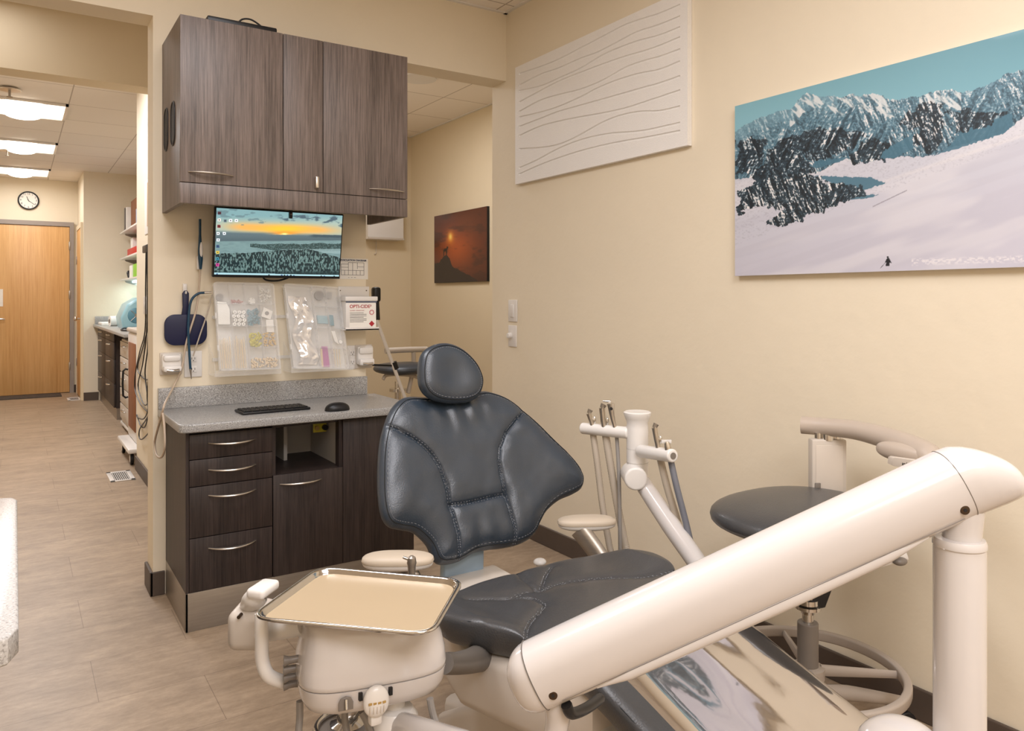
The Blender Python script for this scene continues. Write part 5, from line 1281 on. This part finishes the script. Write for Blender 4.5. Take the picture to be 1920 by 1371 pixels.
bm = BM(); tube(bm, [cL+V((.02, .0, -.02)), cL+V((.05, -.05, -.10)), cL+V((.12, -.1, -.16)), cL+V((.2, -.12, -.18))], [.026, .026, .024, .024], flat=(.8, 1.2)); obj('armrest_post', bm, M['steel'], dch)
bm = BM(); q = PD(1012, 1054, 2.45); ellip(bm, q, .022, .02, .012); cyl(bm, q, q-UP*.15, .012); obj('release_knob', bm, M['white'], dch)

# ================================================================ delivery unit: column, big arm, control head
dv = thing('delivery_unit', 'white delivery system: thick slanted arm, column and control head by the dental chair', 'dental unit', (1.06, .526, 0))
E1 = PD(1012, 1262, 1.08); E2 = PD(1803, 900, 1.03)
ax_ = (E2-E1).normalized(); sd_ = ax_.cross(UP).normalized(); up_ = sd_.cross(ax_).normalized()
def section(c, w_, h_, e=.82, n=40, sh=0):
    out = []
    for k in range(n):
        a = 2*pi*k/n; ca, sa = math.cos(a), math.sin(a)
        out.append(c+sd_*(w_*math.copysign(abs(ca)**e, ca))+up_*(h_*math.copysign(abs(sa)**e, sa)+sh))
    return out
L_ = (E2-E1).length
rings = [section(E1+ax_*t, .042, h_) for t, h_ in ((-.005, .0458), (.05, .0465), (L_*.5, .0465), (L_-.012, .0465))]
arm = obj('arm', ringset(BM(), rings), M['gloss'], dv)
rings = []
for k in range(9):
    t = k/8*pi/2; f_ = math.sin(t); rings.append(section(E1+ax_*(-.007-.038*math.cos(t)), .041*max(f_, .12)**.7, .0455*max(f_, .12)**.7, sh=-.004*math.cos(t)))
obj('end_cap', ringset(BM(), rings), M['gloss'], arm)
rings = []
for k, (t, w_, h_, s) in enumerate(((-.011, .042, .0465, 0), (.006, .0425, .0462, -.001), (.022, .042, .043, -.005), (.036, .0405, .0385, -.010), (.048, .038, .033, -.0155), (.057, .034, .0275, -.020), (.063, .028, .021, -.0225), (.0665, .019, .013, -.024), (.0675, .009, .005, -.0245))):
    rings.append(section(E2+ax_*(t-.0), w_, h_, sh=s))
obj('elbow_hood', ringset(BM(), rings), M['gloss'], arm)
bm = BM()
for t in (-.006, L_-.0115):
    tube(bm, section(E1+ax_*t, .0422, .0467), .0005, n=5, smooth=0, closed=True)
tube(bm, [E1+ax_*.02+sd_*.0345-up_*.033, E1+ax_*(L_-.03)+sd_*.0345-up_*.033], .0005, n=5, smooth=0)
obj('seam_line', bm, M['grey'], arm)
rings = [section(E1+ax_*t-up_*.039, w_, h_) for t, w_, h_ in ((.07, .028, .004), (.12, .036, .013), (L_*.6, .036, .015), (L_-.14, .034, .014), (L_-.08, .028, .004))]
obj('under_cover', ringset(BM(), rings), M['gloss'], arm)
for p_ in ((1808, 956), (1037, 1303)):
    dd = (E2 if p_[0] > 1500 else E1); q = PP(p_[0], p_[1], dd+sd_*.038, sd_); bm = BM(); cyl(bm, q-sd_*.006, q+sd_*.003, .0062, n=20, bev=.001); s_ = obj('screw', bm, M['screw'], arm)
    bm = BM(); cyl(bm, q+sd_*.0031, q+sd_*.0036, .0025, n=6); obj('hex_socket', bm, M['dark'], s_)
# column on the right
cc_ = PD(1799, 1000, 1.02); cx_, cy_ = cc_.x, cc_.y
zz1 = PD(1799, 1020, 1.02).z
bm = BM(); lathe(bm, (cx_, cy_, 0), [(0, .0), (.0315, 0), (.0315, zz1-.006), (.030, zz1), (.0, zz1)], 40); obj('column', bm, M['gloss'], dv)
bm = BM(); lathe(bm, (cx_, cy_, 0), [(.031, zz1-.004), (.0325, zz1-.002), (.0325, zz1+.004), (.0305, zz1+.008), (.0, zz1+.008)], 40); obj('collar', bm, M['gloss'], dv)
q = PD(1806, 990, 1.02); bm = BM(); cyl(bm, (cx_+.004, cy_, zz1), (q.x+.006, q.y, E2.z-.03), .0235, n=36); obj('neck', bm, M['gloss'], dv)
bm = BM(); q = PD(1686, 1402, 1.02); ellip(bm, q, .055, .05, .034, 32, 16, .9); obj('swivel_cap', bm, M['gloss'], dv)
bm = BM(); tube(bm, [q-UP*.01, V((cx_, cy_, q.z-.02))], .032, smooth=0, n=20); obj('swivel_link', bm, M['gloss'], dv)
bm = BM(); box(bm, (cx_-.12, cy_-.10, 0), (cx_+.12, cy_+.10, .05), .03); obj('floor_plate', bm, M['beige'], dv)
# lower post and forearm
Bp = PD(1046, 1352, 1.08)
bm = BM(); tube(bm, [PD(1036, 1290, 1.08), PD(1046, 1330, 1.08), PD(1044, 1360, 1.08), PD(1036, 1400, 1.08), PD(1030, 1440, 1.08), PD(1030, 1480, 1.08)], [.020, .019, .0165, .0165, .018, .026], n=24); obj('lower_post', bm, M['gloss'], dv)
bm = BM(); tube(bm, [PD(1062, 1322, 1.05), PD(1072, 1338, 1.06), PD(1100, 1328, 1.12), PD(1125, 1310, 1.2)], .008); obj('cable', bm, M['black'], dv)
A_ = V((.605, 1.335, .435)); Bq = PD(1030, 1478, 1.08)
bm = BM(); tube(bm, [A_, A_.lerp(Bq, .5), Bq], [.026, .032, .034], smooth=6, n=28, flat=(1, 1.1)); obj('forearm', bm, M['gloss'], dv)
bm = BM(); lathe(bm, (A_.x, A_.y, .405), [(0, 0), (.03, 0), (.045, .012), (.045, .05), (.034, .066), (.02, .07), (.02, .12), (0, .12)], 32); obj('head_swivel', bm, M['white'], dv)
# control head
hz = math.radians(12); e1 = V((math.cos(hz), -math.sin(hz), 0)); e2 = V((math.sin(hz), math.cos(hz), 0)); hc_ = V((.572, 1.372, 0))
def hsec(z, w_, h_, e=.55, dx=0, n=48, dy=0):
    out = []
    for k in range(n):
        a = 2*pi*k/n; ca, sa = math.cos(a), math.sin(a)
        out.append(hc_+e1*(w_*math.copysign(abs(ca)**e, ca)+dx)+e2*(h_*math.copysign(abs(sa)**e, sa)+dy)+UP*z)
    return out
rings = [hsec(.5505, .1375, .0945), hsec(.552, .139, .096), hsec(.56, .1395, .0965), hsec(.585, .137, .094), hsec(.61, .131, .086), hsec(.635, .122, .074, dx=-.004), hsec(.655, .118, .066, dx=-.008), hsec(.664, .108, .056, dx=-.008)]
obj('head_cover', ringset(BM(), rings), M['gloss'], dv, angle=50)
rings = [hsec(.494, .085, .05), hsec(.498, .108, .07), hsec(.508, .126, .085), hsec(.525, .135, .093), hsec(.549, .1385, .0955)]
hb_ = obj('head_base', ringset(BM(), rings), M['gloss'], dv, angle=50)
def onhead(px, py): return PP(px, py, hc_-e2*.096, -e2)
q = onhead(648, 1319); bm = BM(); prism(bm, [q+e1*x+UP*z-e2*.0 for x, z in ((-.013, -.011), (.013, -.011), (.013, .002), (.009, .010), (0, .013), (-.009, .010), (-.013, .002))], -e2*.004, bev=.001); s_ = obj('toggle_recess', bm, M['grey'], hb_)
bm = BM(); cyl(bm, q+UP*.010-e2*.006, q-UP*.006-e2*.010, .0028); obj('toggle', bm, M['chrome'], s_)
q = onhead(704, 1312); Rh = Matrix((e1, e2, UP)).transposed()
bm = BM(); ellip(bm, q-e2*.006, .0235, .012, .0285, 32, 12, .95, Rh); bd = obj('holder_badge', bm, M['white'], hb_)
bm = BM()
for k in range(4): p_ = q+e1*(-.0125+.0083*k)-e2*.0175+UP*.002; box(bm, p_-V((.003, .001, .0018)), p_+V((.003, .001, .0018)))
obj('badge_slots', bm, M['brass'], bd)
bm = BM()
for k in range(5): p_ = q+e1*(-.0125+.0062*k)-e2*.0172-UP*.010; box(bm, p_-V((.0012, .001, .007)), p_+V((.0012, .001, .006)), .0008)
obj('badge_ribs', bm, M['beige'], bd)
bm = BM(); box(bm, q+V((-.011, -.006, -.045)), q+V((.011, .012, -.02)), .004); obj('badge_stem', bm, M['white'], bd)
for dx in (-.027, .027): 
    p_ = q+e1*dx+UP*.012; obj('gap', box(BM(), p_-V((.003, .004, .008)), p_+V((.003, .003, .006))), M['dark'], hb_)
# little grey holders at the head's left side
for k, y in enumerate((1237, 1254, 1269, 1283)):
    p_ = PD(548+(k == 0)*1, y, 1.40+.012*k); bm = BM(); lathe(bm, p_+e1*.012, [(0, 0), (.0075, 0), (.0065, .008), (.0068, .018), (.0095, .026), (.0095, .028), (0, .028)], 20, axis=-e1); obj('hose_nipple', bm, M['grey'], hb_)
# tray carrier
h0 = P(470, 1165, Z=.635)
T1 = P(492, 1165, Z=.645); d1_ = (T1-V((0, 0, EYE))).dot(FW)
bm = BM(); tube(bm, [PD(490, 1150, d1_+.01), PD(491, 1200, d1_), PD(492, 1238, d1_), PD(503, 1266, d1_), PD(530, 1278, d1_+.02), PD(556, 1280, d1_+.06)], .0125, n=20); obj('tray_post', bm, M['white'], dv)
bm = BM(); q = PD(468, 1167, 1.52)
Rt = Matrix((RT, FW, UP)).transposed()
box(bm, (-.032, -.045, -.042), (.045, .045, .036), .018, 4)
for v in bm.verts: v.co = q+Rt @ v.co
hh_ = obj('carrier_housing', bm, M['beige'], dv)
bm = BM(); p_ = PD(449, 1156, 1.47); cyl(bm, p_-FW*.005, p_+FW*.01, .0035); obj('screw', bm, M['screw'], hh_)
bm = BM(); cyl(bm, PD(478, 1188, 1.50), PD(572, 1172, 1.44), .019, n=28); obj('carrier_link', bm, M['white'], dv)
# tray
ZT = .685
tr = [P(x, y, Z=ZT) for x, y in ((598, 1062), (872, 1086), (812, 1190), (464, 1158))]   # far-left, far-right, near-right, near-left
ty = thing('instrument_tray', 'flat tan metal instrument tray with bright rounded rim over the control head', 'tray', (sum(tr, V())/4)-UP*.01)
def quad_round(tr, inset, rad, z, n=8):
    c = sum(tr, V())/4; pts = []
    ps = [p+(c-p)*(inset/((c-p).length))*1.25 for p in tr]
    for i in range(4):
        a, b, d = ps[i-1], ps[i], ps[(i+1) % 4]; u = (a-b).normalized(); w = (d-b).normalized()
        for k in range(n+1):
            t = k/n; p0 = b+u*rad; p2 = b+w*rad; pts.append(p0.lerp(b, t).lerp(b.lerp(p2, t), t)+UP*(z-b.z))
    return pts
prof = [(0, ZT-.002), (.0, ZT), (.0015, ZT+.0012), (.006, ZT+.001), (.009, ZT-.001), (.012, ZT-.008), (.015, ZT-.009)]
rings = [quad_round(tr, i, .045-i*.6, z) for i, z in prof]
low = [quad_round(tr, i, .045-i*.6, z-.0014) for i, z in reversed(prof)]
bm = BM(); ringset(bm, rings+low, closed=True); obj('rim', bm, M['chrome'], ty, angle=80)
bm = BM(); ringset(bm, [quad_round(tr, .0149, .036, ZT-.0088), quad_round(tr, .0149, .036, ZT-.0102)]); obj('base', bm, M['traymat'], ty)
# clip on the tray edge
q = P(495, 1104, Z=ZT+.001); td = (tr[3]-tr[0]).normalized(); ts = V((-td.y, td.x, 0))
bm = BM(); box(bm, (-.033, -.020, -.010), (.030, .018, .010), .0075, 3)
Rc = Matrix((-td, ts, UP)).transposed()
for v in bm.verts: v.co = q+Rc @ v.co
tc2 = obj('tray_clip', bm, M['white'], dv)
bm = BM(); tube(bm, [q-UP*.010-RT*.010, q-UP*.020-RT*.018, PD(470, 1140, 1.52)], [.016, .020, .018], n=18, flat=(.8, 1.2)); obj('clip_neck', bm, M['white'], tc2)
# syringe behind the tray
sy = PD(772, 1064, 1.72); t = thing('air_syringe', 'short chrome syringe tip standing just behind the tray', 'syringe', sy)
bm = BM(); lathe(bm, sy-UP*.05, [(0, 0), (.009, 0), (.0085, .04), (.0095, .055), (.011, .06), (.009, .072), (.004, .076), (0, .077)], 24); obj('body', bm, M['steel'], t)
bm = BM(); tube(bm, [sy+UP*.016, sy+UP*.020-RT*.012, sy+UP*.023-RT*.020], [.0045, .0035, .003]); obj('nozzle', bm, M['chrome'], t)
bm = BM(); tube(bm, [sy-UP*.05, sy-UP*.12-RT*.01, hc_+e2*.09+UP*.56], .006); obj('tubing', bm, M['hosegrey'], t)
# umbilical between head and chair
um = obj('umbilical_tube', tube(BM(), [PD(832, 1244, 1.48), PD(855, 1244, 1.58), PD(880, 1240, 1.70), PD(900, 1233, 1.80)], [.020, .022, .026, .032], n=24), mat('dark_taupe_plastic', (98, 92, 86), .45)); tag(um, 'thick dark grey tube joining the control head and the chair', 'tube')
# hoses under the head
for i, pts_ in enumerate(([(562, 1315), (562, 1345), (560, 1400)], [(646, 1335), (648, 1360), (655, 1400)], [(678, 1335), (690, 1360), (700, 1400)], [(806, 1310), (812, 1340), (830, 1400)])):
    o = obj('instrument_hose', tube(BM(), [PD(x, y, 1.42+.03*(i == 1)) for x, y in pts_]+[PD(pts_[-1][0]+10, 1490, 1.5)], .0065, n=10), M['hosegrey'], dv)
    0 and tag(o, ('grey hose hanging down at the left edge of the control head', 'grey hose under the middle of the control head, left one of two', 'grey hose under the middle of the control head, right one of two', 'grey hose hanging at the right edge of the control head')[i], 'hose')
# foot control on the floor
q = P(652, 1362, Z=.03); fc = thing('foot_control', 'round chrome-rimmed foot control on the floor under the control head', 'foot pedal', (q.x, q.y, 0))
bm = BM(); lathe(bm, (q.x, q.y, 0), [(0, 0), (.10, 0), (.105, .008), (.10, .02), (.085, .022), (0, .022)], 40); obj('base', bm, M['grey'], fc)
bm = BM(); tube(bm, [(q.x+.088*math.cos(k*pi/20), q.y+.088*math.sin(k*pi/20), .034) for k in range(40)], .008, smooth=0, closed=True); obj('rim', bm, M['chrome'], fc)
bm = BM(); lathe(bm, (q.x, q.y, .022), [(.05, 0), (.05, .02), (.03, .028), (.03, .06), (0, .062)], 32); obj('cap', bm, M['chrome'], fc)

# ================================================================ assistant arm
aa = thing('assistant_unit', 'white assistant instrument arm with two holder bars behind the dental chair', 'instrument arm', PD(1195, 1060, 2.45))
bm = BM(); lathe(bm, PD(1195, 898, 2.5), [(0, 0), (.034, 0), (.035, .05), (.036, .17), (.034, .185), (.04, .2), (.045, .212), (.045, .219), (.04, .222), (.0, .219)], 36); obj('post', bm, M['white'], aa)
bm = BM()
for z in (.055, .10): lathe(bm, PD(1195, 898, 2.5)+UP*z, [(.0345, 0), (.0358, .0005), (.0345, .001)], 36)
obj('seam_line', bm, M['grey'], aa)
bm = BM(); cyl(bm, PD(1091, 803, 2.62), PD(1180, 812, 2.5), .0195, n=28, bev=.006); obj('holder_bar', bm, M['white'], aa)
bm = BM(); a, b = PD(1200, 846, 2.46), PD(1262, 855, 2.30); cyl(bm, a, b, .0205, n=28, bev=.006); hb2 = obj('holder_bar', bm, M['white'], aa)
dd = (b-a).normalized(); bm = BM(); cyl(bm, b, b+dd*.002, .010); obj('end_cap', bm, M['grey'], hb2)
bm = BM(); q = PD(1193, 899, 2.42); cyl(bm, q-FW*.0, q+FW*.10, .037, n=36, bev=.008); obj('pivot', bm, M['white'], aa)
bm = BM(); tube(bm, [PD(1204, 905, 2.47), PD(1258, 985, 2.33), PD(1314, 1065, 2.18), PD(1345, 1120, 2.05), PD(1360, 1190, 1.98)], [.027, .030, .0285, .028, .028], n=28); obj('arm', bm, M['gloss'], aa)
hp = [('suction_tip', 'wide grooved suction tip, leftmost on the left holder bar', [(1112, 805), (1108, 788), (1104, 775)], 2.6, .012, 'flat'),
      ('suction_tip', 'second suction tip from the left on the left holder bar', [(1133, 806), (1131, 790), (1129, 765)], 2.57, .014, 'flat'),
      ('air_syringe', 'silver air syringe with side nozzle at the right of the left holder bar', [(1154, 806), (1148, 780), (1145, 757)], 2.54, .009, 'syr'),
      ('suction_valve', 'silver suction valve on the right holder bar, nearer the post', [(1236, 850), (1231, 825), (1227, 802)], 2.38, .012, 'flat'),
      ('small_valve', 'small clear and silver valve at the end of the right holder bar', [(1254, 850), (1252, 838), (1250, 828)], 2.33, .011, 'small')]
hs_ = [[(1112, 812), (1120, 870), (1130, 950), (1142, 1020), (1152, 1080)], [(1135, 812), (1146, 880), (1160, 960), (1172, 1020), (1182, 1080)], [(1156, 815), (1160, 880), (1162, 960), (1163, 1080)], [(1238, 860), (1250, 910), (1268, 970), (1290, 1040), (1300, 1080)], [(1257, 860), (1268, 910), (1286, 980), (1300, 1040), (1310, 1080)]]
for k, ((nm, lb, pts_, d, r, kind), hp_) in enumerate(zip(hp, hs_)):
    pts3 = [PD(x, y, d-.012) for x, y in pts_]
    t = thing(nm, lb, nm.split('_')[1] if kind != 'flat' else 'suction tip', pts3[0])
    bm = BM()
    if kind == 'flat': tube(bm, pts3, [r*.8, r*.9, r], n=14, flat=(1, .75))
    elif kind == 'syr': tube(bm, pts3, [r*.7, r*.9, r*1.4], n=14)
    else: tube(bm, pts3, [r, r*.9, r*.6], n=14)
    obj('body', bm, M['nickel'], t)
    if kind == 'flat':
        bm = BM(); q = pts3[2]; tube(bm, [q, q+UP*.012+RT*.006], [r*.6, r*.75]); obj('mouth', bm, M['steel'], t)
        bm = BM(); q = pts3[1]+RT*r; ellip(bm, q, .006, .006, .014); obj('lever', bm, M['chrome'], t)
    elif kind == 'syr':
        bm = BM(); q = pts3[2]+UP*.006; tube(bm, [q, q-RT*.012+UP*.002, q-RT*.026+UP*.003], [.006, .004, .003]); obj('nozzle', bm, M['chrome'], t)
        bm = BM(); q = pts3[2]-UP*.015-FW*.012; cyl(bm, q, q-FW*.004, .005); obj('button', bm, M['dark'], t)
    else:
        bm = BM(); q = pts3[2]; cyl(bm, q-RT*.016, q+RT*.014, .006); obj('tap', bm, M['clear'], t)
    rr = (.0105, .0125, .0065, .0115, .010)[k]
    bm = BM(); pt_ = [PD(x, y, d-.02*j) for j, (x, y) in enumerate(hp_)]; pt_ = [pts3[0]]+pt_; pt_.append(V((pt_[-1].x, pt_[-1].y, .012)))
    if k < 2: tube(bm, cr(pt_, 30), rr, n=12, smooth=0, corr=.07)
    else: tube(bm, pt_, rr, n=12)
    obj('hose', bm, (M['hose'], M['hose'], M['hosegrey'], M['hose'], mat('blue_grey_hose', (112, 114, 122), .4))[k], t)

# ================================================================ assistant stool
SK = 1.075; sx, sy_ = 1.746*SK, 1.248*SK
st = thing('assistant_stool', 'grey-padded assistant stool with beige arm bar and foot ring near the right wall', 'stool', (sx, sy_, 0))
bm = BM(); ellip(bm, (sx-.012, sy_, .636), .262, .235, .052, 48, 20, .85); obj('seat', bm, M['leather2'], st)
bm = BM(); cyl(bm, (sx, sy_, .46), (sx, sy_, .62), .03); box(bm, (sx-.09, sy_-.07, .60), (sx+.09, sy_+.07, .615), .005); obj('seat_mount', bm, M['dark'], st)
bm = BM(); prism(bm, [PD(1500, 1100, 1.98*SK), PD(1566, 1092, 1.98*SK), PD(1548, 1140, 1.98*SK), PD(1522, 1146, 1.98*SK)], FW*.04, bev=.004); obj('bracket', bm, M['dark'], st)
z = lambda y: PD(1515, y, 2.0*SK).z
bm = BM(); lathe(bm, (sx, sy_, 0), [(.0, z(1150)), (.018, z(1150)), (.02, z(1143)), (.036, z(1140)), (.036, z(1134)), (.03, z(1131)), (.03, z(1122)), (.022, z(1120)), (.022, z(1100)), (0, z(1100))], 32); obj('mechanism', bm, M['chrome'], st)
bm = BM(); cyl(bm, (sx, sy_, .25), (sx, sy_, z(1145)), .0155); obj('piston', bm, M['chrome'], st)
bm = BM(); cyl(bm, (sx, sy_, .10), (sx, sy_, z(1166)), .0285, bev=.004); obj('column', bm, M['grey'], st)
M['lgrey'] = mat('warm_grey_paint', (168, 156, 144), .35, var=.02)
bm = BM(); zr = .20
ps = [V((sx+.252*math.cos(k*pi/36), sy_+.252*math.sin(k*pi/36), zr)) for k in range(72)]
sweep(bm, ps, [(x, y) for x, y in rrect(.022, .030, .006, 3)], closed=True); obj('foot_ring', bm, M['lgrey'], st)
bm = BM(); lathe(bm, (sx, sy_, zr-.02), [(.026, 0), (.045, 0), (.045, .03), (.026, .034)], 32); obj('ring_hub', bm, M['lgrey'], st)
for k in range(4):
    a_ = math.radians(-38+90*k); d_ = V((math.cos(a_), math.sin(a_), 0)); bm = BM()
    tube(bm, [V((sx, sy_, zr))+d_*.035, V((sx, sy_, zr-.004))+d_*.247], [.014, .009], smooth=0, flat=(.7, 1.2)); obj('ring_spoke', bm, M['lgrey'], st)
for k in range(5):
    a_ = math.radians(-25+72*k); d_ = V((math.cos(a_), math.sin(a_), 0)); bm = BM(); o3 = V((sx, sy_, 0))
    tube(bm, [o3+UP*.13+d_*.02, o3+UP*.125+d_*.12, o3+UP*.085+d_*.31], [.022, .02, .012], flat=(.9, 1.1)); lg = obj('leg', bm, M['lgrey'], st)
    bm = BM(); c = o3+d_*.30+UP*.030; s_ = V((-d_.y, d_.x, 0)); cyl(bm, c-s_*.012, c+s_*.012, .03, bev=.004); cyl(bm, c+UP*.02, c+UP*.06, .006); obj('caster', bm, M['black'], lg)
# side column and body rest
q = PD(1551, 830, 2.16*SK)
bm = BM(); box(bm, (-.053, -.018, -.23), (.053, .018, .012), .006); Rb2 = Matrix((RT, FW, UP)).transposed()
for v in bm.verts: v.co = q+Rb2 @ v.co
cl_ = obj('rest_column', bm, M['beige'], st)
bm = BM(); box(bm, (-.042, -.020, -.20), (.040, -.018, -.005), .001)
for v in bm.verts: v.co = q+Rb2 @ v.co
obj('face_plate', bm, mat('pale_beige_plastic', (206, 195, 182), .4), cl_)
bm = BM(); box(bm, (-.046, -.023, -.150), (-.028, -.018, -.118), .003)
for v in bm.verts: v.co = q+Rb2 @ v.co
obj('catch', bm, M['grey'], cl_)
bm = BM(); tube(bm, [q-UP*.20, q-UP*.24, V((q.x*.6+sx*.4, q.y*.6+sy_*.4, .47)), V((sx, sy_, .47))], [.022, .024, .022, .02], flat=(1.3, .7)); obj('rest_arm', bm, M['lgrey'], st)
bm = BM(); cyl(bm, q+UP*.008, q+UP*.035, .02); cyl(bm, q+UP*.01+RT*.028, q+UP*.03+RT*.028, .012); cyl(bm, q+UP*.01-RT*.028, q+UP*.03-RT*.028, .010); obj('rest_pivot', bm, M['chrome'], st)
rp_ = [PD(1503, 797, 2.2*SK), PD(1540, 800, 2.17*SK), PD(1600, 806, 2.1*SK), PD(1650, 818, 2.03*SK), PD(1700, 835, 1.95*SK), PD(1740, 856, 1.88*SK), PD(1752, 872, 1.85*SK)]
bm = BM(); tube(bm, rp_, [.027, .027, .028, .030, .033, .036, .026], n=28, smooth=6); M['taupe'] = mat('taupe_plastic', (184, 170, 156), .4, var=.01); ab = obj('body_rest', bm, M['taupe'], st)
pa_ = (PD(1752, 868, 1.86*SK)-PD(1655, 846, 1.98*SK)); pe = pa_.normalized(); ps_ = pe.cross(UP).normalized(); bm = BM(); ellip(bm, PD(1703, 851, 1.92*SK), pa_.length*.62, .032, .027, 32, 16, .8, Matrix((pe, ps_, ps_.cross(pe))).transposed()); obj('rest_paddle', bm, M['taupe'], ab)
q0 = PD(1668, 866, 1.915*SK); xd = (PD(1735, 876, 1.83*SK)-PD(1668, 866, 1.93*SK)).normalized()
q1 = PD(1664, 862, 1.93*SK); bm = BM(); prism(bm, [q1+xd*x+UP*z_ for x, z_ in ((0, -.010), (.002, .008), (.01, .012), (.09, .012), (.09, -.012), (.01, -.012))], FW*.006-FW*.03, bev=.001); bg_ = obj('badge_plate', bm, mat('pale_beige_plastic', (206, 195, 182), .4), ab)
text('a•dec', .013, q1+xd*.032-FW*.0255-UP*.005, xd, UP, M['ink'], bg_, 'brand_lettering', .0003)
# lever and flange under the seat
bm = BM(); tube(bm, [PD(1560, 1085, 1.95*SK), PD(1640, 1058, 1.93*SK), PD(1700, 1040, 1.92*SK)], [.006, .008, .010], flat=(.5, 1.6)); lv = obj('lever', bm, M['white'], st)
bm = BM(); ellip(bm, PD(1687, 1052, 1.92*SK), .022, .018, .012); obj('lever_knob', bm, M['grey'], lv)
bm = BM(); tube(bm, [PD(1445, 945, 2.2*SK), PD(1396, 934, 2.25*SK)], [.006, .008], smooth=0); obj('tilt_lever', bm, M['white'], st)
